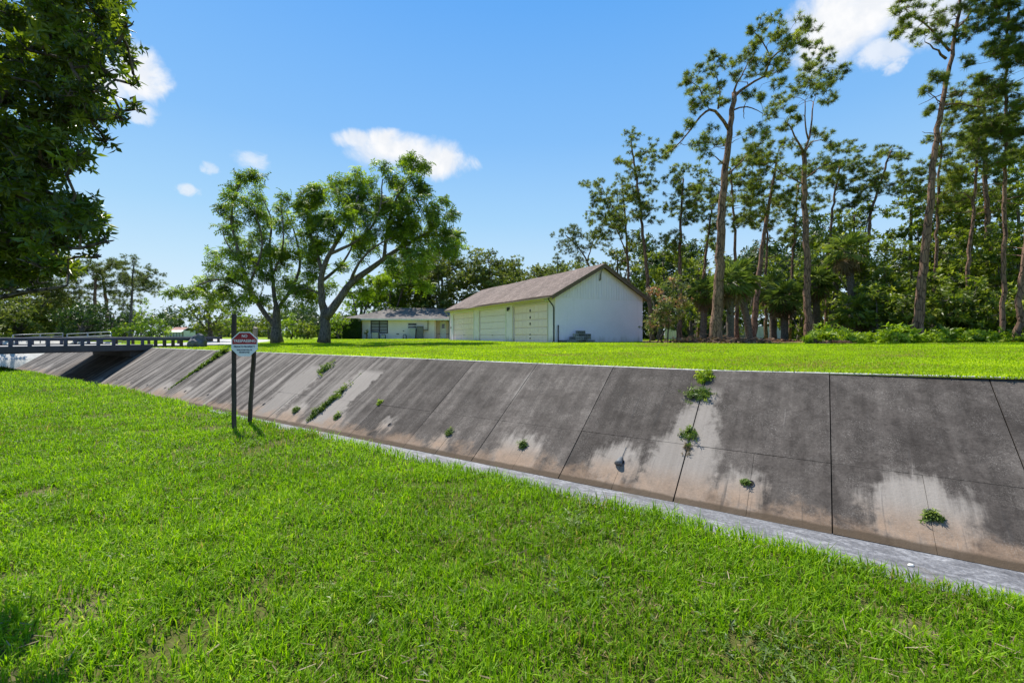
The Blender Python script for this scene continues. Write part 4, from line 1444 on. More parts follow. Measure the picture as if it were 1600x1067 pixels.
grow('pecan_tree', base, L2, split(px_clumps(C2, Y2, 1.35, rg), 4, .54, .92, rg), TP['pecan'], M['leaf_pecan'], M['bark_grey'], 23,
     'wide spreading shade tree with a thick forked trunk, its big limb leaning towards the house', 'tree', 'two shade trees on the far lawn', 21, scale=.85, flat=.7, up=.55, tone_sd=.14, twigs=2)
Y1 = 31.0
L1 = limbs_px([
    ([(433, 533), (431, 510), (432, 490), (433, 478)], 19, 12, (0, 0)),
    ([(430, 512), (415, 491), (398, 465), (388, 445), (372, 400), (362, 350), (364, 312), (376, 285)], 11, 2, (0, -.8)),
    ([(433, 486), (428, 460), (425, 430), (420, 382), (426, 345), (412, 312)], 9, 2, (0, .6)),
    ([(434, 484), (447, 464), (460, 445), (470, 420), (464, 372), (446, 330)], 8, 2, (0, 1.4)),
    ([(394, 458), (372, 442), (342, 434), (314, 442), (290, 458)], 6, 1.5, (-.2, -1.6)),
    ([(388, 445), (404, 415), (412, 375), (398, 330)], 6, 1.5, (-.3, -2.0)),
    ([(425, 432), (440, 400), (444, 360), (438, 318)], 5, 1.5, (.2, -1.6)),
    ([(372, 402), (352, 380), (346, 350)], 4, 1.2, (-.5, 1.0))], Y1, rg)
C1 = [(381, 277, 10), (403, 279, 13), (392, 275, 9), (375, 294, 15), (397, 303, 13), (383, 316, 13), (406, 322, 15), (378, 331, 17), (400, 344, 19), (346, 327, 6), (363, 310, 8), (359, 344, 13), (418, 350, 17), (440, 359, 15), (446, 310, 9), (440, 325, 10), (452, 338, 12), (372, 365, 19), (397, 372, 19), (418, 381, 18), (443, 384, 16), (353, 365, 13), (344, 393, 15), (363, 393, 17), (387, 396, 19), (412, 406, 19), (434, 406, 17), (452, 402, 18), (335, 418, 13), (366, 415, 19), (390, 421, 19), (431, 418, 18), (418, 430, 17), (446, 433, 17), (322, 437, 10), (344, 433, 15), (372, 440, 20), (397, 449, 18), (436, 449, 14), (455, 455, 13), (355, 462, 18), (381, 470, 17), (341, 461, 16), (412, 467, 10), (313, 447, 9), (300, 455, 8), (285, 462, 8), (270, 460, 7), (443, 474, 9), (366, 480, 12), (330, 470, 12)]
grow('pecan_tree', onground(433, Y1), L1, split(px_clumps(C1, Y1, 1.25, rg), 4, .52, .95, rg), TP['pecan'], M['leaf_pecan'], M['bark_grey'], 19,
     'narrower shade tree left of the big forked one, its low branch reaching left', 'tree', 'two shade trees on the far lawn', 22, scale=.8, flat=.7, up=.55, tone_sd=.14, twigs=2)

# ------------------------------------------------------------------ big leafy tree overhanging from the left
rg = np.random.default_rng(31)
poly = np.array([(190, -10), (212, 40), (200, 75), (214, 105), (196, 135), (216, 165), (180, 200), (150, 235), (118, 262), (116, 290), (150, 320), (168, 352), (166, 385), (125, 415), (80, 438), (30, 455), (-320, 480), (-420, 200), (-380, -260), (-60, -330), (130, -150)])
def inside(p):
    x, y = p; c = False
    for (x0, y0), (x1, y1) in zip(poly, np.roll(poly, -1, 0)):
        if (y0 > y) != (y1 > y) and x < (x1 - x0) * (y - y0) / (y1 - y0) + x0: c = not c
    return c
CF = []
tries = 0
while len(CF) < 200 and tries < 30000:
    tries += 1
    p = np.array([rg.uniform(-110, 216), rg.uniform(-70, 470)])
    if not inside(p): continue
    y = rg.uniform(2.5, 3.6)
    rr = rg.uniform(24, 36) * y / F
    # keep the clump inside the outline
    if not all(inside(p + q) for q in ((rr * F / y * .55, 0), (0, rr * F / y * .5), (0, -rr * F / y * .5))): continue
    c = P(p[0], p[1], y)
    if any(np.linalg.norm(c - o[0]) < (rr + o[1][0]) * .42 for o in CF): continue
    CF.append((c, (rr, rr, rr * .75)))
for px, py, r_ in ((205, 95, 12), (212, 168, 10), (190, 185, 14), (165, 218, 14), (198, 40, 14), (208, 130, 10), (130, 250, 12), (160, 345, 14), (165, 375, 12), (148, 400, 12), (108, 425, 13), (60, 440, 14), (18, 452, 14)):
    CF.append((P(px, py, rg.uniform(2.7, 3.3)), np.array([r_, r_, r_ * .8]) * 3.0 / F))
bx = np.array([-4.75, 3.0, -.02])
q_ = lambda x, y, z: bx + np.array([x, y, z])
LF = [([bx, q_(.07, 0, .8), q_(.12, .03, 1.5)], .13, .10),
      ([q_(.12, .03, 1.4), q_(.45, .1, 2.1), q_(.9, .1, 2.8), q_(1.4, .1, 3.4)], .07, .02),
      ([q_(.12, .03, 1.3), q_(.6, -.05, 1.75), q_(1.2, 0, 2.15), q_(1.8, .05, 2.4)], .065, .016),
      ([q_(.12, .03, 1.5), q_(.1, .1, 2.4), q_(.2, .2, 3.4)], .065, .02),
      ([q_(.6, -.05, 1.75), q_(1.1, .1, 1.85), q_(1.6, .15, 1.95)], .035, .01),
      ([q_(.9, .1, 2.8), q_(1.5, .0, 3.0), q_(2.0, .05, 3.2)], .035, .01)]
grow('broadleaf_tree', bx, LF, CF, TP['front'], M['leaf_front'], M['bark_grey'], 640,
     'large dark glossy leaved tree hanging into the picture at the near left', 'tree', None, 33, scale=.46, flat=.8, up=.35, twigs=9, twr=.004, tone_sd=.10, shell=1.8)

# ------------------------------------------------------------------ the pines
def pine(trunk, w0, w1, Y, clumps, label, seed, limbs=(), kinds='needle', mat='needle', n_leaf=24, depth=1.1, base_px=None, group='tall pines behind the far lawn', scale=1.0, name='pine_tree', wob=.028, bmat='bark_pine', twigs=6):
    rg = np.random.default_rng(seed)
    bpx = trunk[0][0] if base_px is None else base_px
    b0 = onground(bpx, Y)
    tr = [b0] + [P(px, py, Y) for px, py in trunk[1:]]
    stubs = []
    for _ in range(7):
        f_ = rg.uniform(.38, .72); k_ = f_ * (len(tr) - 1); i_ = int(k_); q_ = np.asarray(tr[i_]) * (1 - k_ + i_) + np.asarray(tr[i_ + 1]) * (k_ - i_)
        a_ = rg.uniform(0, 6.283); l_ = rg.uniform(.35, 1.3)
        e_ = q_ + np.array([math.cos(a_) * l_, math.sin(a_) * l_, rg.uniform(-.3, .35) * l_])
        stubs.append(([q_, (q_ + e_) / 2 + rg.normal(0, .06, 3), e_], .030, .010))
    lm = [(tr, w0 * Y / F / 2 * .8, w1 * Y / F / 2 * .8)] + stubs + limbs_px(limbs, Y, rg)
    cl = px_clumps(clumps, Y, depth, rg, 1.12) if len(clumps[0]) == 3 else clumps
    cl = split(cl, 6, .44, 1.02, rg)
    return grow(name, b0, lm, cl, TP[kinds], M[mat], M[bmat], n_leaf * 1.35, label, 'tree', group, seed + 1, scale=scale * .80, flare=1.25, flat=.8, up=.75, horiz=.2, bend=.35, wob=wob, twr=.012, tone_sd=.12, twigs=3)


CP1 = [(1069, 126, 10), (1078, 122, 8), (1090, 110, 12), (1116, 104, 16), (1100, 121, 14), (1092, 140, 14), (1085, 157, 12), (1107, 152, 13), (1086, 171, 8), (1124, 135, 13), (1133, 157, 9), (1074, 194, 10), (1117, 87, 8), (1152, 98, 13), (1166, 93, 13), (1150, 115, 12), (1186, 98, 15), (1200, 104, 15), (1175, 110, 13), (1172, 76, 9), (1172, 46, 6), (1180, 67, 8), (1192, 56, 10), (1197, 36, 13), (1214, 28, 11), (1209, 51, 12), (1220, 62, 10), (1237, 56, 15), (1251, 39, 15), (1265, 56, 15), (1248, 62, 15), (1270, 70, 13), (1231, 73, 10), (1214, 110, 13), (1220, 96, 11), (1172, 146, 9), (1186, 152, 8), (1220, 127, 10), (1050, 228, 8), (1040, 240, 8), (1060, 210, 6),
       (1110, 214, 15), (1093, 225, 15), (1127, 222, 11), (1105, 242, 13), (1186, 204, 12), (1167, 210, 11), (1197, 218, 11), (1175, 235, 11)]
pine([(1118, 533), (1121, 470), (1125, 400), (1130, 310), (1136, 240), (1144, 180), (1147, 145)], 23, 9, 25, CP1,
     'tallest pine near the garage, thick bare trunk with twisted limbs spreading at the top', 101,
     limbs=[([(1138, 202), (1128, 186), (1122, 170), (1110, 175), (1103, 166), (1095, 182), (1080, 202), (1060, 226), (1042, 240)], 7, 1.5, (0, -1.2)),
            ([(1103, 167), (1098, 150), (1092, 130), (1075, 124)], 3.5, 1, (-.4, -.2)),
            ([(1122, 170), (1128, 150), (1120, 120), (1116, 100)], 3.5, 1, (-.2, .8)),
            ([(1146, 152), (1165, 135), (1195, 118), (1216, 112)], 7, 2, (0, .6)),
            ([(1146, 150), (1150, 130), (1158, 122), (1168, 100)], 5, 1.5, (0, -.8)),
            ([(1195, 118), (1203, 88), (1225, 75), (1242, 72), (1262, 60)], 5, 1.5, (.3, .9)),
            ([(1203, 88), (1190, 62), (1180, 50), (1172, 46)], 3, 1, (.4, -.5)),
            ([(1147, 172), (1165, 164), (1182, 172), (1192, 178)], 3.5, 1.2, (0, .7)),
            ([(1163, 166), (1161, 178), (1163, 186)], 2.5, 1, (.2, .3)),
            ([(1134, 262), (1118, 246), (1104, 238)], 3.5, 1, (0, -.8)), ([(1134, 275), (1158, 255), (1180, 225)], 4, 1, (0, .9))])
CP2 = [(1293, 87, 11), (1279, 104, 13), (1299, 110, 13), (1315, 110, 9), (1254, 118, 13), (1273, 121, 15), (1293, 126, 13), (1310, 124, 10), (1265, 138, 13), (1285, 146, 13), (1296, 155, 10), (1248, 143, 13), (1237, 157, 13), (1231, 180, 11), (1242, 188, 8), (1209, 169, 11), (1220, 152, 11), (1203, 180, 9), (1220, 202, 9), (1282, 208, 11), (1296, 219, 11), (1310, 228, 9), (1301, 253, 13), (1279, 253, 13), (1259, 239, 11), (1237, 233, 13), (1211, 239, 11), (1242, 275, 13), (1217, 267, 11), (1268, 100, 10), (1262, 92, 8)]
pine([(1263, 524), (1261, 430), (1258, 330), (1256, 240)], 15, 8, 27, CP2,
     'straight tall pine with warm sunlit trunk forking high up, right of the palms', 103,
     limbs=[([(1256, 242), (1246, 216), (1232, 194)], 5, 2, (0, -.8)), ([(1256, 242), (1266, 214), (1269, 185), (1271, 160)], 5, 2, (0, .5)),
            ([(1263, 218), (1257, 190), (1258, 158)], 3.5, 1.5, (0, -.6)), ([(1257, 290), (1230, 275), (1205, 262), (1190, 255)], 3, 1, (0, -1)), ([(1257, 280), (1280, 262), (1302, 250)], 3, 1, (0, .8))])
CP3 = [(1410, 10, 15), (1431, 21, 15), (1405, 31, 11), (1399, 55, 8), (1426, 42, 12), (1431, 58, 10), (1462, 21, 14), (1452, 47, 11), (1483, 31, 13), (1515, 16, 15), (1473, 58, 11), (1494, 58, 11), (1462, 121, 9), (1447, 142, 7), (1452, 173, 7), (1473, 131, 11), (1505, 45, 12), (1530, 5, 14), (1480, -15, 16), (1450, -25, 16), (1510, -30, 16), (1485, -55, 16), (1420, -15, 14), (1500, 140, 10), (1485, 165, 9)]
pine([(1433, 522), (1437, 470), (1446, 390), (1455, 300), (1464, 200), (1477, 130), (1491, 60), (1503, 0), (1495, -40)], 18, 4, 23, CP3,
     'tall pine with a flaky leaning trunk whose crown runs past the top of the picture', 105,
     limbs=[([(1478, 92), (1465, 78), (1445, 66)], 5, 1.5, (0, -.6)), ([(1475, 165), (1500, 160), (1528, 168), (1560, 170)], 3.5, 1, (0, 1.0)), ([(1484, 80), (1465, 55), (1440, 35), (1415, 15)], 5, 1.5, (0, -1)),
            ([(1492, 50), (1512, 25), (1528, 8)], 4, 1.5, (0, .8)), ([(1470, 160), (1456, 150), (1447, 143)], 2.5, 1, (0, -.4))])

rp = np.random.default_rng(77)
def gpine(trunk, w0, w1, Y, ells, label, seed, **kw):
    rg = np.random.default_rng(seed + 500)
    cl = []
    for cx, cy, rx, ry, n in ells:
        cl += ell_clumps(cx, cy, rx, ry, Y, int(n * 1.25), 9 * Y / F, 15 * Y / F, rg, dz=rx * .8, squash=.72, mind=.55)
    return pine(trunk, w0, w1, Y, cl, label, seed, **kw)
gpine([(1020, 530), (1014, 460), (1008, 400), (1000, 320), (992, 260), (986, 222)], 10, 3, 38, [(994, 268, 40, 62, 22), (1005, 330, 34, 28, 7), (978, 350, 30, 30, 6)],
      'slim pine rising from behind the garage gable with a tall airy crown', 111, n_leaf=20)
gpine([(986, 530), (982, 430), (978, 350), (972, 290)], 8, 2.5, 41, [(958, 312, 42, 52, 20), (940, 360, 26, 22, 7)],
      'leftmost airy pine behind the garage roof, crown leaning left', 113, n_leaf=20, limbs=[([(980, 400), (960, 350), (930, 330), (915, 330)], 3, 1, (0, -1)), ([(978, 350), (950, 315), (940, 290)], 3, 1, (0, 1))])
gpine([(1062, 530), (1062, 430), (1063, 350), (1068, 280)], 11, 3, 36, [(1072, 305, 36, 62, 22), (1055, 380, 22, 20, 5)],
      'pine with bushy bright crown directly above the pink flowering shrub', 115, n_leaf=22)
gpine([(1092, 530), (1098, 440), (1106, 370), (1116, 310)], 9, 3, 39, [(1112, 330, 28, 46, 12), (1092, 290, 20, 30, 7)],
      'thin dark pine trunk immediately left of the tallest pine, slightly leaning', 117, n_leaf=20)
gpine([(1152, 528), (1150, 430), (1146, 330), (1143, 270)], 9, 3, 34, [(1160, 290, 36, 40, 14), (1165, 345, 30, 22, 6)],
      'slim pine just right of the tallest pine behind the cabbage palms', 119, n_leaf=21)
gpine([(1176, 529), (1184, 440), (1196, 355), (1207, 290), (1214, 245)], 13, 4, 30, [(1200, 255, 48, 44, 16), (1180, 310, 32, 28, 7), (1225, 320, 26, 26, 5)],
      'pine with a strongly right leaning trunk between the palms and the white fence', 121, n_leaf=22)
gpine([(1197, 527), (1197, 430), (1199, 365), (1192, 310)], 7, 2.5, 37, [(1192, 335, 28, 34, 10)], 'short slim pine standing before the white board fence', 123, n_leaf=20)
gpine([(1233, 527), (1237, 430), (1242, 355), (1247, 290)], 7, 2.5, 37, [(1262, 300, 44, 44, 16), (1240, 360, 24, 24, 5)],
      'slim pine close behind the straight sunlit trunk, crown below its fork', 125, n_leaf=20)
gpine([(1290, 527), (1294, 420), (1300, 330), (1312, 262)], 8, 3, 36, [(1310, 265, 40, 42, 15), (1325, 310, 26, 22, 5)],
      'middle height pine rising out of the broadleaf thicket right of the sunlit trunk', 127, n_leaf=20)
gpine([(1350, 527), (1352, 420), (1360, 330), (1384, 262), (1392, 236)], 9, 3, 35, [(1390, 262, 46, 34, 18), (1370, 305, 34, 26, 7), (1425, 285, 22, 22, 4)],
      'round topped pine alone against the sky left of the flaky leaning trunk', 129, n_leaf=22)
gpine([(1458, 527), (1462, 420), (1468, 260), (1472, 200)], 8, 3, 28, [(1480, 300, 30, 50, 10), (1470, 225, 18, 26, 4)],
      'thin pine trunk running close along the flaky leaning one', 131, n_leaf=20)
gpine([(1505, 527), (1512, 430), (1523, 310), (1528, 230), (1530, 150)], 9, 3, 26, [(1520, 185, 40, 60, 18), (1500, 270, 34, 36, 9)],
      'slender pine right of the flaky leaning trunk with a dark green crown', 133, n_leaf=24)
gpine([(1548, 525), (1545, 400), (1540, 280), (1537, 180), (1540, 120)], 14, 4, 29, [(1552, 200, 44, 66, 20), (1545, 300, 36, 40, 9)],
      'pine with mottled pale trunk in the group at the right edge', 135, n_leaf=24)
gpine([(1566, 525), (1569, 400), (1571, 250), (1573, 90), (1576, 20)], 9, 4, 22, [(1572, 75, 58, 80, 26), (1560, 190, 40, 50, 12), (1590, -30, 60, 50, 10)],
      'very tall dark pine whose needles fill the top right corner', 137, mat='needle_dark', n_leaf=28)
gpine([(1590, 530), (1594, 470), (1604, 380), (1618, 250), (1625, 120)], 12, 5, 21, [(1610, 190, 46, 110, 22), (1640, 60, 50, 70, 12)],
      'pine with pale scaly lower trunk at the right margin', 139, mat='needle_dark', n_leaf=26)
gpine([(936, 530), (926, 425), (906, 388), (884, 368)], 7, 2, 50, [(902, 378, 40, 26, 14)], 'small sparse grey green pine leaning left above the garage roof', 141, mat='needle_far', n_leaf=15, kinds='needle', limbs=[([(918, 408), (925, 380), (935, 360)], 3, 1, (0, 1))])
# pines beyond the bridge on the left
gpine([(147, 525), (148, 480), (150, 432)], 8, 4, 60, [(128, 432, 44, 24, 13), (110, 460, 30, 16, 6)], 'umbrella shaped pine beyond the bridge, leftmost of three', 151, mat='needle_far', n_leaf=15, kinds='needle_far', group='pines beyond the bridge')
gpine([(168, 525), (167, 480), (160, 425)], 8, 4, 62, [(180, 424, 40, 24, 13), (190, 455, 26, 14, 5)], 'umbrella shaped pine beyond the bridge, middle one with the fullest crown', 153, mat='needle_far', n_leaf=15, kinds='needle_far', group='pines beyond the bridge')
gpine([(204, 528), (205, 480), (207, 440), (209, 415)], 7, 2, 50, [(212, 436, 26, 24, 9), (238, 446, 14, 12, 4), (190, 470, 20, 14, 4)], 'thin straight pine beyond the bridge rising from the bright green vines', 155, mat='needle_far', n_leaf=15, kinds='needle', group='pines beyond the bridge', bmat='bark_grey')

# ------------------------------------------------------------------ broadleaf trees and thicket
def leafy(ells, base_px, Y, label, seed, kinds='broad', mat='leaf_under', n_leaf=19, w=9, name='broadleaf_tree', group=None, r=(.55, 1.0), scale=1.0, cat='tree', bmat='bark_grey', mind=.5, **kw):
    rg = np.random.default_rng(seed)
    b0 = onground(base_px, Y)
    cl = []
    if Y > 56 and kinds == 'broad':
        ells = [(cx, cy, rx, ry, int(n * 1.5)) for cx, cy, rx, ry, n in ells] + [(cx, cy + 34, rx * .95, 26, int(n * .9)) for cx, cy, rx, ry, n in ells]
        mind = .42
    for cx, cy, rx, ry, n in ells:
        cl += ell_clumps(cx, cy, rx, ry, Y, n, r[0], r[1], rg, dz=rx * .9, squash=.7, mind=mind)
    cx, cy, rx, ry, _ = ells[0]
    top = P(cx, cy - ry * .3, Y)
    mid_ = b0 * .55 + top * .45 + rg.normal(0, .2, 3)
    rr = w * Y / F / 2
    lm = [([b0, b0 * .7 + mid_ * .3 + rg.normal(0, .08, 3), mid_, top], rr, rr * .25)]
    for k in range(3):
        a = rg.uniform(0, 6.28)
        e_ = P(cx, cy, Y) + np.array([math.cos(a) * rx, math.sin(a) * rx * .8, rg.uniform(-.2, .5) * ry]) * Y / F * .6
        s_ = b0 * .62 + mid_ * .38
        lm.append(([s_, s_ * .5 + e_ * .5 + np.array([0, 0, .2]), e_], rr * .5, rr * .15))
    return grow(name, b0, lm, cl, TP[kinds], M[mat], M[bmat], n_leaf, label, cat, group, seed + 1, scale=scale, **kw)
TH = 'broadleaf trees of the thicket at right'
leafy([(1350, 425, 56, 62, 26)], 1352, 30, 'broadleaf tree with dead palm fronds hanging beside it, left end of the thicket', 201, group=TH)
leafy([(1395, 470, 52, 46, 24)], 1405, 27.5, 'low spreading broadleaf tree with a dark trunk left of the flaky pine', 203, group=TH)
leafy([(1452, 380, 44, 62, 22)], 1456, 32, 'tall broadleaf tree directly behind the flaky leaning pine', 205, group=TH)
leafy([(1500, 410, 56, 58, 26)], 1505, 30, 'broad dark leaved tree right of the flaky leaning pine', 207, group=TH)
leafy([(1568, 425, 58, 66, 28)], 1565, 27, 'dense broadleaf tree before the mottled pale pine trunk', 209, group=TH)
leafy([(1482, 475, 56, 40, 18)], 1478, 25.5, 'low broadleaf tree over the weedy edge under the slender pine', 211, group=TH)
leafy([(1303, 410, 42, 58, 20)], 1300, 34, 'broadleaf tree behind the straight sunlit pine trunk', 213, group=TH)
leafy([(1545, 335, 62, 46, 22)], 1540, 33, 'tall broadleaf tree high in the thicket near the right margin', 215, group=TH)
leafy([(1620, 400, 50, 100, 24)], 1625, 26, 'broadleaf tree cut by the right margin', 217, group=TH)
leafy([(1430, 425, 40, 50, 16)], 1428, 36, 'shaded broadleaf tree deep in the thicket left of the flaky pine', 219, group=TH)
leafy([(1335, 350, 40, 40, 12)], 1330, 38, 'distant broadleaf crown below the round topped pine', 221, group=TH)
leafy([(1425, 335, 44, 46, 18)], 1428, 37, 'tall broadleaf crown showing left of the flaky pine at mid height', 225, group=TH)
leafy([(1500, 320, 50, 56, 20)], 1498, 35, 'tall broadleaf crown between the flaky pine and the slender pine', 227, group=TH)
leafy([(1590, 300, 50, 60, 20)], 1592, 31, 'tall broadleaf crown behind the very tall dark pine', 229, group=TH)
leafy([(1370, 490, 50, 34, 16)], 1375, 25.5, 'low yellowish green tree at the weedy edge under the ragged palm', 224, group=TH)
leafy([(1430, 500, 40, 28, 12)], 1425, 25, 'low leafy bush tree left of the flaky pine base', 226, group=TH)
leafy([(1540, 490, 50, 34, 16)], 1545, 25, 'low leafy tree at the foot of the mottled pale pine', 228, group=TH)
leafy([(1595, 480, 40, 44, 14)], 1600, 24.5, 'low leafy tree at the weedy lawn edge by the right margin', 223, group=TH)
BP = 'broadleaf trees behind the pine trunks'
leafy([(1036, 425, 44, 52, 20)], 1030, 44, 'dark green tree behind the right eave of the garage', 231, group=BP)
leafy([(965, 418, 44, 36, 16)], 960, 47, 'mid green tree above the ridge of the garage', 233, group=BP, mat='leaf_oak')
leafy([(1095, 425, 44, 50, 18)], 1090, 46, 'rounded dark tree between the pink shrub and the tallest pine', 235, group=BP)
leafy([(1165, 440, 50, 46, 18)], 1168, 48, 'leafy tree behind the cabbage palms', 237, group=BP)
leafy([(1235, 440, 50, 56, 20)], 1230, 46, 'leafy tree above the white board fence', 239, group=BP)
leafy([(1285, 470, 40, 50, 16)], 1285, 38, 'bushy tree just right of the straight sunlit pine trunk', 241, group=BP)
leafy([(1130, 490, 60, 30, 14)], 1130, 40, 'low bush of pale green leaves behind the tallest pine trunk', 243, group=BP, r=(.5, .9), name='broadleaf_bush', cat='bush')
leafy([(1080, 495, 40, 30, 12)], 1080, 37, 'dark low bush right of the pink flowering shrub', 245, group=BP, r=(.5, .9), name='broadleaf_bush', cat='bush')
leafy([(1255, 495, 44, 28, 12)], 1250, 36, 'dark low bush at the foot of the sunlit pine trunk', 247, group=BP, r=(.5, .9), name='broadleaf_bush', cat='bush')
BH = 'trees behind the houses'
leafy([(690, 432, 62, 44, 26)], 690, 64, 'large olive green oak behind the roof of the beige house', 251, mat='leaf_oak', group=BH, r=(1.0, 1.8), kinds='broad', n_leaf=15, scale=1.25)
leafy([(765, 428, 46, 36, 20)], 770, 66, 'olive green oak above the low end of the garage roof', 253, mat='leaf_oak', group=BH, r=(1.0, 1.7), n_leaf=15, scale=1.25)
leafy([(612, 448, 60, 38, 20)], 612, 63, 'bright green tree behind the left end of the beige house', 255, mat='leaf_pecan', group=BH, r=(1.0, 1.7), n_leaf=15, scale=1.25)
leafy([(650, 425, 50, 36, 16)], 652, 70, 'green tree seen through the big leaning limb of the shade tree', 257, mat='leaf_oak', group=BH, r=(1.0, 1.7), n_leaf=15, scale=1.25)
leafy([(800, 430, 30, 20, 12)], 800, 76, 'olive tree far behind the low end of the garage roof', 258, mat='leaf_oak', group=BH, r=(1.0, 1.6), n_leaf=15, scale=1.25)
leafy([(875, 432, 40, 18, 14)], 872, 78, 'tree line crown behind the middle of the garage ridge', 260, mat='leaf_under', group=BH, r=(1.0, 1.6), n_leaf=15, scale=1.25)
leafy([(835, 432, 34, 16, 10)], 836, 72, 'small pale tree behind the middle of the garage roof', 259, mat='leaf_oak', group=BH, r=(.9, 1.4), n_leaf=15, scale=1.25)
leafy([(905, 430, 44, 24, 14)], 905, 66, 'small tree behind the garage ridge under the sparse leaning pine', 261, mat='leaf_oak', group=BH, r=(.9, 1.5), n_leaf=15, scale=1.25)
leafy([(566, 470, 36, 26, 12)], 562, 60, 'bright shrubby tree between the forked tree and the house', 263, mat='leaf_bright', group=BH, r=(.8, 1.3), n_leaf=9, scale=1.2)
# norfolk pine tip far behind the garage roof
rg = np.random.default_rng(271)
Yn = 60
b0 = onground(871, Yn); tp_ = P(871, 396, Yn)
cl = []
for k in range(9):
    zf = .62 + .36 * k / 8
    for q in range(3 if k < 8 else 1):
        a = q * 2.1 + k; rr = (1 - zf) * 4.2 + .1
        c = b0 * (1 - zf) + tp_ * zf + np.array([math.cos(a) * rr, math.sin(a) * rr, .1])
        cl.append((c, (.42, .42, .16)))
grow('conifer_tree', b0, [([b0, (b0 + tp_) / 2, tp_], .2, .03)], cl, TP['needle'], M['needle_far'], M['bark_grey'], 24, 'small tiered conifer tip poking up behind the garage roof', 'tree', None, 272, twigs=3)
# left side: trees beyond the bridge and near the small cottage
LB = 'trees beyond the bridge'
leafy([(322, 488, 36, 40, 20)], 326, 36, 'dark low branching tree just right of the distant cottage', 281, mat='leaf_under', group=LB, r=(.5, .9), n_leaf=13)
leafy([(130, 500, 34, 24, 18)], 132, 52, 'dark bushy tree behind the bridge rail under the umbrella pines', 283, mat='leaf_hedge', group=LB, r=(.8, 1.3), n_leaf=12, scale=1.2)
leafy([(172, 497, 30, 26, 14)], 170, 55, 'dark green bush between the umbrella pine trunks', 285, mat='leaf_hedge', group=LB, r=(.8, 1.3), n_leaf=12, scale=1.2)
leafy([(38, 470, 60, 34, 20)], 30, 58, 'olive tree below the overhanging dark leaves, far beyond the bridge', 287, mat='leaf_oak', group=LB, r=(1.0, 1.8), n_leaf=15, scale=1.25)
leafy([(95, 488, 40, 26, 12)], 92, 66, 'pale olive tree far beyond the bridge, left of the dark bushes', 289, mat='leaf_oak', group=LB, r=(1.0, 1.6), n_leaf=15, scale=1.25)
leafy([(-40, 480, 60, 50, 20)], -40, 48, 'tree beyond the bridge at the left margin', 290, mat='leaf_oak', group=LB, r=(1.0, 1.7), n_leaf=15, scale=1.25)

# ------------------------------------------------------------------ shrubs, hedges, vines
def mound(name, ells, Y, label, seed, mat, cat, group=None, kinds='small', n_leaf=20, r=(.35, .6), scale=1.2, base_px=None, stem=True, **kw):
    return leafy(ells, base_px if base_px is not None else ells[0][0], Y, label, seed, kinds=kinds, mat=mat, n_leaf=n_leaf, w=3, name=name, group=group, r=r, scale=scale, cat=cat, twigs=4, twr=.006, mind=.42, **kw)
mound('vine_shrub', [(236, 512, 34, 16, 26)], 48, 'bright lime green mound of vines beyond the guardrail', 301, 'leaf_bright', 'shrub', scale=1.5, n_leaf=16)
mound('vine_shrub', [(194, 516, 18, 12, 12)], 47, 'smaller lime green vine mound left of the thin straight pine', 303, 'leaf_bright', 'shrub', scale=1.5, n_leaf=16)
mound('vine_shrub', [(222, 490, 18, 20, 12)], 54, 'yellow green climbing vines behind the thin straight pine', 305, 'leaf_bright', 'shrub', scale=1.6, n_leaf=15)
HG = 'garden shrubs beyond the shade trees'
for i, (cx, cy, rx, ry, mt, lb) in enumerate([(366, 498, 24, 22, 'leaf_bright', 'yellow green garden shrub behind the taller sign post'), (400, 508, 22, 18, 'leaf_under', 'dark garden shrub behind the sign, left of the narrower shade tree'),
                                              (455, 510, 20, 18, 'leaf_bright', 'bright garden shrub between the two shade tree trunks'), (480, 514, 16, 14, 'leaf_under', 'rounded shrub close left of the big forked trunk'),
                                              (530, 508, 18, 20, 'leaf_bright', 'bright shrub right of the big forked trunk'), (345, 512, 16, 14, 'leaf_under', 'dark shrub left of the yellow green one behind the sign posts'), (420, 494, 16, 18, 'leaf_oak', 'olive shrub behind the narrower shade tree trunk')]):
    mound('garden_shrub', [(cx, cy, rx, ry, 16)], 50 + i * .6, lb, 311 + 2 * i, mt, 'shrub', group=HG, scale=1.6, n_leaf=14, r=(.45, .8))
# clipped hedges at the left end of the house
def hedge(c, size, label, seed, axm=HAX):
    rg = np.random.default_rng(seed)
    mb = MB(); n = int(260 * (size[0] * size[2] + size[1] * size[2] + size[0] * size[1]))
    p = rg.uniform(-.5, .5, (n, 3)); f_ = rg.integers(0, 5, n)
    nrm = np.zeros((n, 3))
    for k, (ax_, sg_) in enumerate(((0, -1), (0, 1), (1, -1), (1, 1), (2, 1))):
        m_ = f_ == k; p[m_, ax_] = sg_ * .5 * rg.uniform(.93, 1.03, m_.sum()); nrm[m_, ax_] = sg_
    pos = np.asarray(c) + (p * np.asarray(size)) @ axm + UPZ * size[2] / 2
    nz2 = nrm @ axm + rg.normal(0, .5, (n, 3))
    scatter(mb, TP['small'][0], pos, nz2, rg.uniform(.7, 1.1, n), np.clip(.45 + rg.normal(0, .2, n), 0, 1), rg)
    bxm = MB(); bxm.bevbox(np.asarray(c) + UPZ * size[2] * .47, np.asarray(size) * .9, .1, axm)
    r_ = empty('clipped_hedge', c, label, 'hedge', 'clipped hedges at the house')
    mb.build('leaves', M['leaf_hedge'], r_); bxm.build('stems', M['leaf_hedge'], r_)
hedge(hp(-1.0, -1.0, 0), (1.75, 1.3, 2.35), 'tall clipped dark hedge block against the left corner of the beige house', 321)
hedge(hp(-3.2, -.2, 0), (1.2, 1.4, 2.2), 'narrower clipped hedge at the left end under the low roof edge', 322)
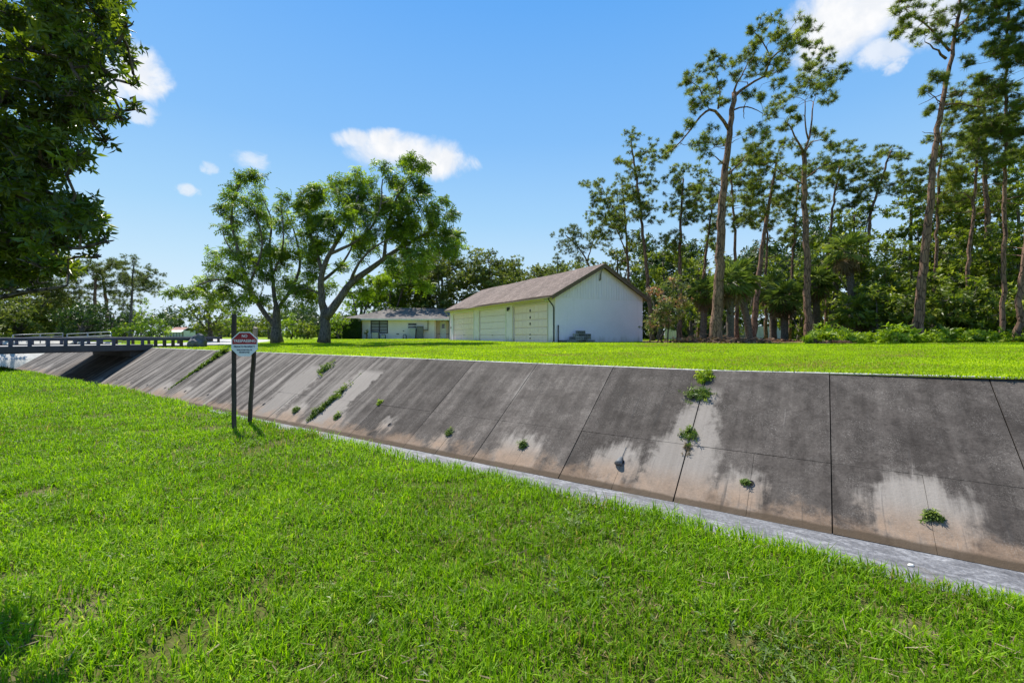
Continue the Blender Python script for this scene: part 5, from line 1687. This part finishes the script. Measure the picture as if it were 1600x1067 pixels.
mound('potted_shrub', [(572, 520, 3, 5, 5)], 53.5, 'small dark round shrub beside the large window of the beige house', 323, 'leaf_hedge', 'shrub', r=(.2, .3), n_leaf=60, scale=.8)

# crepe myrtle: several stems, pinkish tops
rg = np.random.default_rng(331)
Yc = 27.0
b0 = onground(1032, Yc)
cl = ell_clumps(1045, 470, 36, 30, Yc, 18, .35, .6, rg, dz=36, mind=.5) + ell_clumps(1024, 500, 24, 24, Yc, 9, .35, .5, rg, mind=.5)
lm = []
for px, py in ((1052, 448), (1020, 470), (1072, 470), (1038, 455), (1012, 490)):
    e_ = P(px, py, Yc + rg.normal(0, .5)); s_ = b0 + np.array([rg.normal(0, .25), rg.normal(0, .2), 0])
    lm.append(([s_, s_ * .6 + e_ * .4 + rg.normal(0, .08, 3), e_], .05, .015))
grow('crepe_myrtle', b0, lm, cl, TP['small'], M['leaf_pink'], M['bark_grey'], 34, 'multi stemmed shrub with pinkish red tips at the right end of the garage', 'shrub', None, 332, scale=1.25, flare=1.0, twigs=6, twr=.007)

# cabbage palms
def palm(base_px, Y, path, crown_px, rad_px, label, seed, nf=30, w=11, dead=6, boots=True):
    rg = np.random.default_rng(seed)
    b0 = onground(base_px, Y)
    top = P(*crown_px, Y)
    r_ = empty('cabbage_palm', b0, label, 'palm', 'cabbage palms under the pines')
    tr = [b0 - UPZ * .1] + [P(x, y, Y) for x, y in path] + [top]
    p, rr = limb_points(tr, w * Y / F / 2, w * Y / F / 2 * .85, max(6, int(np.linalg.norm(top - b0) / .3)))
    mb = MB(); mb.tube(p, rr * (1 + .06 * np.sin(np.arange(len(p)) * 2.2)), 10)
    if boots:
        for i in range(26):
            k = rg.integers(len(p) // 2, len(p)); a = rg.uniform(0, 6.28)
            d_ = np.array([math.cos(a), math.sin(a), 0])
            mb.tube([p[k] + d_ * rr[k] * .8, p[k] + d_ * (rr[k] + .16) + UPZ * .22], [.035, .015], 4)
    mb.build('trunk', M['bark_palm'], r_, smooth=True)
    R_ = rad_px * Y / F
    fm, dm, stx = MB(), MB(), MB()
    for i in range(nf + dead):
        dd = i >= nf
        a = i * 2.399 + rg.uniform(-.2, .2)
        el_ = rg.uniform(-1.35, -.8) if dd else 1.35 - 2.1 * (i / nf) + rg.uniform(-.15, .15)
        d_ = np.array([math.cos(a) * math.cos(el_), math.sin(a) * math.cos(el_), math.sin(el_)])
        st = R_ * rg.uniform(.42, .6)
        e_ = top + d_ * st - UPZ * .12 * st
        stx.tube([top, (top + e_) / 2 + UPZ * .06, e_], [.02, .014, .010], 4, caps=False)
        V, Fc = t_fan(15, R_ * rg.uniform(.5, .66), R_ * .062, seed + i)
        zz = unit(d_ - UPZ * (.35 if not dd else .8)); sd = unit(np.cross(zz, UPZ) + rg.normal(0, .15, 3)); sd = unit(sd - zz * (sd @ zz)); nn_ = np.cross(sd, zz)
        if nn_[2] < 0: nn_ = -nn_
        Wv = e_ + V @ np.stack([sd, nn_, zz])
        (dm if dd else fm).add(Wv, Fc, np.clip(rg.normal(.5, .2), 0, 1))
    stx.build('stalks', M['palm'], r_); fm.build('fronds', M['palm'], r_)
    if dead: dm.build('dead_fronds', M['dead'], r_)
palm(1141, 25.5, [(1141, 505), (1141, 470)], (1142, 443), 34, 'upright cabbage palm touching the right side of the tallest pine trunk', 401, w=12)
palm(1172, 28, [(1168, 500), (1160, 470), (1151, 452)], (1150, 436), 38, 'cabbage palm with a curved trunk right of the upright one', 403)
palm(1226, 31, [(1226, 500)], (1224, 466), 34, 'squat cabbage palm in front of the white fence end', 405, dead=8)
palm(1208, 33, [(1208, 480)], (1207, 450), 30, 'cabbage palm above the white board fence', 407)
palm(1276, 33, [(1276, 490), (1275, 460)], (1276, 440), 32, 'cabbage palm just right of the straight sunlit pine trunk', 409)
palm(1332, 29, [(1333, 480), (1328, 430)], (1324, 392), 36, 'tall ragged cabbage palm with hanging brown fronds in the thicket', 411, dead=16, nf=20)
palm(1340, 26.5, [(1340, 515)], (1340, 488), 38, 'stemless looking palm with fanned fronds low at the thicket edge', 413, dead=4, nf=22, boots=False)
palm(1512, 25, [(1512, 522)], (1510, 503), 32, 'low palmetto glinting below the slender pine', 415, dead=2, nf=20, boots=False)
palm(1098, 33, [(1100, 490)], (1100, 458), 28, 'small cabbage palm left of the tallest pine trunk', 417)

# brush piles and straw under the pines
def brush_pile(px, Y, L, H, label, seed):
    rg = np.random.default_rng(seed)
    c = onground(px, Y); mb = MB()
    for i in range(150):
        p = c + np.array([rg.normal(0, L * .32), rg.normal(0, L * .16), abs(rg.normal(0, H * .4))])
        a = rg.uniform(0, 6.28); l_ = rg.uniform(.2, .7); d_ = np.array([math.cos(a), math.sin(a) * .6, rg.uniform(-.15, .35)]) * l_
        mb.tube([p - d_ / 2, p + d_ * .1 + UPZ * rg.uniform(-.04, .05), p + d_ / 2], [.012, .012, .004], 4, r=rg.uniform(0, 1), caps=False)
    for i in range(260):
        p = c + np.array([rg.normal(0, L * .34), rg.normal(0, L * .18), abs(rg.normal(0, H * .25))])
        scatter(mb, TP['small'][0], p[None], rg.normal(size=(1, 3)), np.array([rg.uniform(.6, 1.2)]), np.array([rg.uniform(0, 1)]), rg)
    o = mb.build('brush_pile', M['dead_red']); prop(o, label, 'brush pile', 'brush piles under the pines')
M['dead_red'] = leafmat('dry brush', (.08, .045, .03), (.20, .115, .075), (.36, .24, .16), .15, .85)
brush_pile(1092, 26, 2.6, .5, 'reddish brown brush pile left of the tallest pine trunk', 421)
brush_pile(1150, 24.6, 2.2, .4, 'low reddish brown brush heap at the foot of the palms', 422)
brush_pile(1200, 29, 3.0, .3, 'flat heap of dry pine litter before the white fence', 423)
brush_pile(1305, 21.5, 1.1, .15, 'small reddish litter heap on the lawn edge by the weedy bank', 424)
# bare sandy strip under the pines
mb = MB()
xs_ = np.linspace(1000, 1275, 40)
G = []
for f_ in np.linspace(0, 1, 10):
    row = []
    for x in xs_:
        yb = 24.2 + 1.3 * math.sin((x - 1000) * .02) * .4 + f_ * 12
        w_ = onground(x, yb); w_[2] += .012 - .05 * (abs(f_ - .5) * 2) ** 4 * 1.0
        row.append(w_)
    G.append(row)
mb.grid(np.array(G)[:, ::-1].transpose(1, 0, 2)[:, ::-1])
prop(mb.build('pine_straw', M['sandy'], smooth=True), kind='structure')

# weeds along the thicket edge, one mass of ground cover
rg = np.random.default_rng(431)
mb = MB()
for i in range(420):
    px = rg.uniform(1262, 1720); Yq = 20.8 + rg.random() ** 1.3 * 6.5 + .7 * math.sin(px * .03) + .5 * math.sin(px * .083)
    c = onground(px, Yq)
    hn = vnoise(np.array(px * .03), np.array(Yq * .9), 31)
    if hn < .34 or (px > 1440 and rg.random() < .35): continue
    h = (.10 + .62 * hn ** 1.6) * rg.uniform(.6, 1.3) * (1.2 if px < 1350 else 1.0)
    fill_clump(mb, c + UPZ * h * .45, (h * 1.0, h * .9, h * .7), int(14 + 46 * h), TP['small'] if rg.random() < .8 else TP['broad'], rg, rg.uniform(.8, 1.4), rg.normal(-.1, .2), .9, .6)
prop(mb.build('undergrowth', M['leaf_bright']), kind='stuff')
# the far wood that closes every gap under the crowns
rg = np.random.default_rng(441)
mb = MB()
for i in range(980):
    px = rg.uniform(850, 1850); Yq = rg.uniform(50, 64)
    zz = .2 + rg.random() ** 1.25 * (11.5 if px > 1000 else 6.0) * (1 + .22 * math.sin(px * .021) + .12 * math.sin(px * .06))
    fill_clump(mb, np.array([(px - 800) / F * Yq, Yq, zz + .3]), (1.7, 1.5, 1.3), 34, TP['far'], rg, .8, rg.normal(-.1, .14), .9, .4)
for i in range(560):
    px = rg.uniform(-500, 860); Yq = rg.uniform(105, 150)
    zz = .3 + rg.random() * 5.6 * (1 + .3 * math.sin(px * .03) + .2 * math.sin(px * .071))
    fill_clump(mb, np.array([(px - 800) / F * Yq, Yq, zz + .3]), (2.8, 2.5, 1.9), 26, TP['far'], rg, 1.5, rg.normal(-.1, .15), .9, .4)
prop(mb.build('far_wood', M['leaf_far']), kind='stuff')

# ------------------------------------------------------------------ weeds in the slope joints and weep holes
def weed(s, v, r3, label, seed, n=90, scale=1.0, mat='weed', droop=0):
    rg = np.random.default_rng(seed)
    c = sv(s, v)
    mb = MB()
    off = rg.normal(0, .52, (n, 3)) * np.asarray(r3) * np.array([1, 1, .8])
    off[: n // 7] *= rg.uniform(1.2, 1.7)
    pos = c + off[:, :1] * DD - off[:, 1:2] * DOWN + np.abs(off[:, 2:]) * SN
    z = off[:, :1] * DD - off[:, 1:2] * DOWN + .8 * SN * r3[2] + rg.normal(0, .3, (n, 3)) * r3[2] + UPZ * (.25 - droop) * r3[2]
    for k in (0, 1):
        scatter(mb, TP['weed'][k], pos[k::2], z[k::2], scale * rg.uniform(.7, 1.3, len(pos[k::2])), np.clip(rg.normal(.5, .22, len(pos[k::2])), 0, 1), rg)
    for i in range(16):
        j = rg.integers(n) if i > 7 else rg.integers(max(1, n // 7))
        mb.tube([c, (c + pos[j]) / 2 + SN * .02, pos[j]], [.004, .003, .002], 4, r=.2, caps=False)
    o = mb.build('weed_tuft', M[mat], origin=c); prop(o, label, 'weed', 'weeds growing from the concrete slope')
weed(1.84, .70, (.17, .11, .12), 'large rounded weed cushion high in the joint of the slope', 501, 190, 1.0)
weed(1.82, 1.71, (.11, .13, .10), 'smaller weed tuft halfway down the same pale joint', 502, 80, 1.0)
weed(1.82, .20, (.10, .13, .08), 'yellow green grassy weed at the crest above the rounded weed cushion', 503, 55, 1.5, 'leaf_bright')
weed(1.80, 2.0, (.05, .12, .05), 'thin brownish weed hanging in the pale joint under the smaller tuft', 504, 22, .8, 'dead')
weed(-1.08, 2.56, (.065, .045, .06), 'grassy weed spilling from the rightmost weep hole', 505, 55, .9)
weed(.90, 2.50, (.05, .04, .05), 'small weed filling the weep hole right of the pale joint', 506, 36, .7)
weed(4.70, 2.48, (.06, .055, .06), 'green weed in the weep hole left of the bell shaped drain', 507, 60, .9)
weed(6.58, 2.47, (.06, .055, .06), 'green weed in a pale ringed weep hole near the slope middle', 508, 55, .9)
weed(9.42, 1.86, (.06, .08, .05), 'small yellowish weed in an upper joint of the slope', 509, 40, .9, 'leaf_bright')
for i, (s_, v_, a_) in enumerate(((11.30, 1.75, .35), (11.33, 2.15, .3), (11.36, 2.5, .22))):
    weed(s_, v_, (.09, a_, .09), ('long weed strip up a joint, its upper and thinner end', 'thickest middle piece of the long weed strip in a joint', 'lowest piece of the long weed strip in a joint')[i], 511 + i, 90, 1.3)
weed(13.2, .72, (.13, .20, .10), 'weed patch near the crest left of the long weed strip', 515, 90, 1.4)
weed(12.35, 2.54, (.08, .07, .07), 'weed tuft in the weep hole beside the long weed strip', 516, 60, 1.2)
weed(10.44, 2.52, (.07, .07, .06), 'dark weed in the weep hole right of the long weed strip', 517, 50, 1.2)
# grassy joint far along
rg = np.random.default_rng(521)
mb = MB()
for i in range(260):
    v_ = rg.random() ** 1.5 * 2.6; c = sv(21.32 + rg.normal(0, .09 * (1 - v_ / 3.2)), v_)
    scatter(mb, TP['small'][0], c[None], (SN + rg.normal(0, .5, 3))[None], np.array([rg.uniform(.7, 1.3) * (1.2 - v_ / 3)]), np.array([np.clip(rg.normal(.5, .2), 0, 1)]), rg)
o = mb.build('weed_strip', M['weed']); prop(o, 'long band of grass running down a joint of the slope left of the sign', 'weed', 'weeds growing from the concrete slope')
# small metal bell drain flap
c = sv(2.77, 2.5)
mb = MB()
mb.tube([c + SN * .01 - DOWN * .11, c + SN * .035 - DOWN * .05, c + SN * .045 + DOWN * .03, c + SN * .04 + DOWN * .075], [.012, .035, .055, .07], 12)
mb.tube([c - DOWN * .34 + SN * .008, c - DOWN * .1 + SN * .012], .004, 5)
o = mb.build('drain_flap', M['slate'], smooth=True); prop(o, 'bell shaped metal drain flap hung on a wire over a weep hole', 'drain flap')
# white stone on the canal floor
c = su(-.78, 6.35, ZF)
G = np.zeros((13, 8, 3))
for i in range(13):
    for j in range(8):
        th = 2 * math.pi * (i % 12) / 12; ph = math.pi * (j + .05) / 7.1
        G[i, j] = c + .7 * np.array([.05 * math.sin(ph) * math.cos(th) * (1 + .2 * math.sin(2 * th)), .035 * math.sin(ph) * math.sin(th), .022 * math.cos(ph) + .012])
mb = MB(); mb.grid(G); o = mb.build('white_stone', M['white_trim'], smooth=True); prop(o, 'small white stone lying on the grey canal floor', 'stone')

# ------------------------------------------------------------------ grass
def blades(name, pts, zfun, L, Wd, lean, mat, rg, tone=None, clump=0):
    """one mesh of bent grass blades: quad then tip triangle"""
    n = len(pts)
    x, y = pts[:, 0], pts[:, 1]
    az = rg.uniform(0, 6.2832, n)
    le = np.abs(rg.normal(lean, .28, n))
    d_ = np.stack([np.cos(az), np.sin(az), np.zeros(n)], 1)
    sd = np.stack([-np.sin(az), np.cos(az), np.zeros(n)], 1)
    sd = unit(sd + rg.normal(0, .35, (n, 3)))
    base = np.stack([x, y, zfun(x, y)], 1)
    L_, W_ = np.broadcast_to(L, (n,)) * rg.uniform(.6, 1.25, n), np.broadcast_to(Wd, (n,)) * rg.uniform(.75, 1.2, n)
    mid_ = base + d_ * (L_ * .5 * np.sin(le * .6))[:, None] + np.array([0, 0, 1.0]) * (L_ * .52 * np.cos(le * .6))[:, None]
    tip = mid_ + d_ * (L_ * .55 * np.sin(np.minimum(le * 1.7, 2.0)))[:, None] + np.array([0, 0, 1.0]) * (L_ * .5 * np.cos(np.minimum(le * 1.7, 2.0)))[:, None]
    hw = (W_ / 2)[:, None]
    V = np.stack([base - sd * hw * .7, base + sd * hw * .7, mid_ + sd * hw, mid_ - sd * hw, tip], 1).reshape(-1, 3)
    i5 = np.arange(n) * 5
    tn = np.clip(rg.normal(.5, .20, n) + (0 if tone is None else tone), 0, 1)
    mb = MB()
    mb.v.append(V)
    mb.f += [np.stack([i5, i5 + 1, i5 + 2, i5 + 3], 1), np.stack([i5 + 3, i5 + 2, i5 + 4], 1)]
    mb.r += [tn, tn]; mb.m += [np.zeros(n, int)] * 2
    return prop(mb.build(name, mat), kind='stuff')


rg = np.random.default_rng(61)
bands = [(-.6, .9, 1500), (.9, 2.2, 4800), (2.2, 3.6, 5200), (3.6, 5.5, 3400), (5.5, 8.5, 1700), (8.5, 13, 900), (13, 20, 480), (20, 34, 230)]
def near_px(px, py):
    Yg = F * EYE / (py - HZ)
    return (px - 800) / F * Yg, Yg
BARE = [(*near_px(px, py), r_) for px, py, r_ in ((1425, 975, .16), (1160, 1008, .11), (1350, 940, .10), (230, 675, .32), (330, 668, .30), (160, 650, .35), (440, 690, .22), (60, 770, .22), (250, 1020, .12), (520, 1000, .08), (960, 850, .12), (700, 880, .10), (410, 960, .09), (20, 900, .14), (1010, 1040, .07), (640, 760, .14))]
PT, LL, WW = [], [], []
for y0, y1, den in bands:
    xm = 1.42 * y1 + 2.2
    n = int(den * 2 * xm * (y1 - y0))
    x = rg.uniform(-xm, xm, n); y = rg.uniform(y0, y1, n)
    ok = np.abs(x) < 1.34 * np.maximum(y, 0) + 2.2
    p = np.stack([x, y], 1)[ok]
    s_, u_ = p @ DD[:2], p @ ND[:2]
    d_ = edge_u(s_) - u_
    keep = d_ > -.03
    # bare, thin patches
    bare = vnoise(p[:, 0] * 1.1, p[:, 1] * 1.1, 11) * .6 + vnoise(p[:, 0] * 3.7, p[:, 1] * 3.7, 12) * .4
    keep &= rg.random(len(p)) < np.clip((bare - .17) / .16, .35, 1)
    for bx_, by_, br2 in BARE:
        keep &= (rg.random(len(p)) < np.clip((np.hypot(p[:, 0] - bx_, (p[:, 1] - by_) * 1.3) * (1 + .5 * (vnoise(p[:, 0] * 9, p[:, 1] * 9, 61) - .5)) / br2 - .45) * 1.3, .10, 1))
    p, d_ = p[keep], d_[keep]
    PT.append(p)
    k = (y0 + y1) / 2
    tuft = .65 + .7 * vnoise(p[:, 0] * 5, p[:, 1] * 5, 13)
    LL.append((.092 + .035 * np.exp(-np.maximum(d_, 0) / .15)) * tuft)
    WW.append(np.full(len(p), .0052 + .0008 * k))
p = np.concatenate(PT); LL = np.concatenate(LL); WW = np.concatenate(WW)
# gather most blades into tufts
cell = .05
j = rg.random(len(p)) < .6
p[j] = (np.floor(p[j] / cell) + .5 + .42 * (rg.random((j.sum(), 2)) - .5) + .9 * (np.stack([vnoise(np.floor(p[j, 0] / cell) * 7.3, np.floor(p[j, 1] / cell) * 3.1, 21), vnoise(np.floor(p[j, 0] / cell) * 5.7, np.floor(p[j, 1] / cell) * 9.1, 22)], 1) - .5)) * cell
tone = .34 * (vnoise(p[:, 0] * .55, p[:, 1] * .55, 14) - .5) + .36 * (vnoise(p[:, 0] * 2.6, p[:, 1] * 2.6, 15) - .5)
zn = lambda x, y: near_z(np.stack([x, y], 1) @ DD[:2], np.stack([x, y], 1) @ ND[:2]) - .012
blades('near_grass', p, zn, LL, WW, .55, M['grass_near'], rg, tone)
print('near blades', len(p))
# far lawn
PT, LL, WW = [], [], []
for y0, y1, den in [(5.5, 9, 1500), (9, 14, 800), (14, 22, 380), (22, 34, 170), (34, 60, 60)]:
    xm = 1.38 * y1
    n = int(den * 2 * xm * (y1 - y0))
    x = rg.uniform(-xm, xm, n); y = rg.uniform(y0, y1, n)
    p = np.stack([x, y], 1)[np.abs(x) < 1.30 * y]
    s_, u_ = p @ DD[:2], p @ ND[:2]
    keep = (u_ > UT + .10 - .09 * vnoise(s_ * 1.3, s_ * 0, 42)) & (s_ < SEND) 
    rd = np.min([np.hypot(s_ - (c0[0] * (1 - f_) + c1[0] * f_), u_ - (c0[1] * (1 - f_) + c1[1] * f_)) for c0, c1 in zip(RC[3:-1], RC[4:]) for f_ in (0, .25, .5, .75)], axis=0)
    keep &= rd > 3.2
    q0 = p - G0[:2]
    ia, ib = q0 @ GA[:2], q0 @ GB[:2]
    keep &= ~((ia > -.02) & (ia < GL) & (ib > -.7) & (ib < GW + .05))
    q1 = p - H0[:2]
    keep &= ~((q1 @ HB[:2] > -.05) & (q1 @ HA[:2] > -1) & (q1 @ HA[:2] < 15) & (q1 @ HB[:2] < 10))
    px = 800 + F * p[:, 0] / p[:, 1]
    keep &= ~((px > 1003) & (px < 1272) & (p[:, 1] > 24.6) & (p[:, 1] < 36) & (rg.random(len(p)) < .8))
    p = p[keep]; PT.append(p); k = (y0 + y1) / 2
    LL.append(np.full(len(p), .045) + (.03 + .07 * vnoise(p[:, 0] * 2.1, p[:, 1] * 2.1, 41) ** 2) * (u_[keep] < UT + .3)); WW.append(np.full(len(p), .006 + .0011 * k))
p = np.concatenate(PT); LL = np.concatenate(LL); WW = np.concatenate(WW)
tone = .62 * (vnoise(p[:, 0] * .30, p[:, 1] * .35, 16) - .55) + .55 * (vnoise(p[:, 0] * 1.6, p[:, 1] * 1.6, 17) - .5)
zf_ = lambda x, y: far_z(np.stack([x, y], 1) @ DD[:2], np.stack([x, y], 1) @ ND[:2]) - .012
blades('far_grass', p, zf_, LL, WW, .5, M['grass_far'], rg, tone)
print('far blades', len(p))
# dry clippings lying in the lawn, clover patches
rg = np.random.default_rng(71)
n = 1900
y = rg.uniform(1.1, 9, n) ** 1.0; x = rg.uniform(-1.3, 1.3, n) * y
p = np.stack([x, y], 1); p = p[(edge_u(p @ DD[:2]) - p @ ND[:2]) > .05]
p = p[rg.random(len(p)) < .25 + .75 * (vnoise(p[:, 0] * 1.3, p[:, 1] * 1.3, 51) > .55)]
a = rg.uniform(0, 6.283, len(p)); L_ = rg.uniform(.04, .11, len(p))
d_ = np.stack([np.cos(a), np.sin(a), rg.normal(0, .18, len(p))], 1) * L_[:, None]; sd = np.stack([-np.sin(a), np.cos(a), rg.normal(0, .4, len(p))], 1) * .0028
b0 = np.stack([p[:, 0], p[:, 1], rg.uniform(.02, .055, len(p))], 1)
V = np.stack([b0 - d_ / 2 - sd, b0 - d_ / 2 + sd, b0 + d_ / 2 + sd * .5, b0 + d_ / 2 - sd * .5], 1).reshape(-1, 3)
mb = MB(); mb.add(V, np.arange(len(p))[:, None] * 4 + np.arange(4)[None], np.clip(rg.normal(.6, .25, len(p)), 0, 1))
prop(mb.build('grass_clippings', M['dead']), kind='stuff')
mb = MB()
for k in range(44):
    y0 = rg.uniform(1.6, 7.5); x0 = rg.uniform(-1.15, 1.15) * y0
    q = np.array([x0, y0])
    if edge_u(q @ DD[:2]) - q @ ND[:2] < .25: continue
    m_ = rg.integers(14, 46); r_ = rg.uniform(.10, .28)
    pp = np.stack([x0 + rg.normal(0, r_, m_), y0 + rg.normal(0, r_, m_), rg.uniform(.02, .05, m_)], 1)
    pp = pp[(edge_u(pp[:, :2] @ DD[:2]) - pp[:, :2] @ ND[:2]) > 0]
    scatter(mb, TP['weed'][k % 2], pp, np.array([0, 0, 1.0]) + rg.normal(0, .3, (len(pp), 3)), rg.uniform(.35, .7, len(pp)), np.clip(rg.normal(.35 + .3 * (k % 3 == 0), .15, len(pp)), 0, 1), rg)
prop(mb.build('clover_grass', M['weed']), kind='stuff')
#--END--
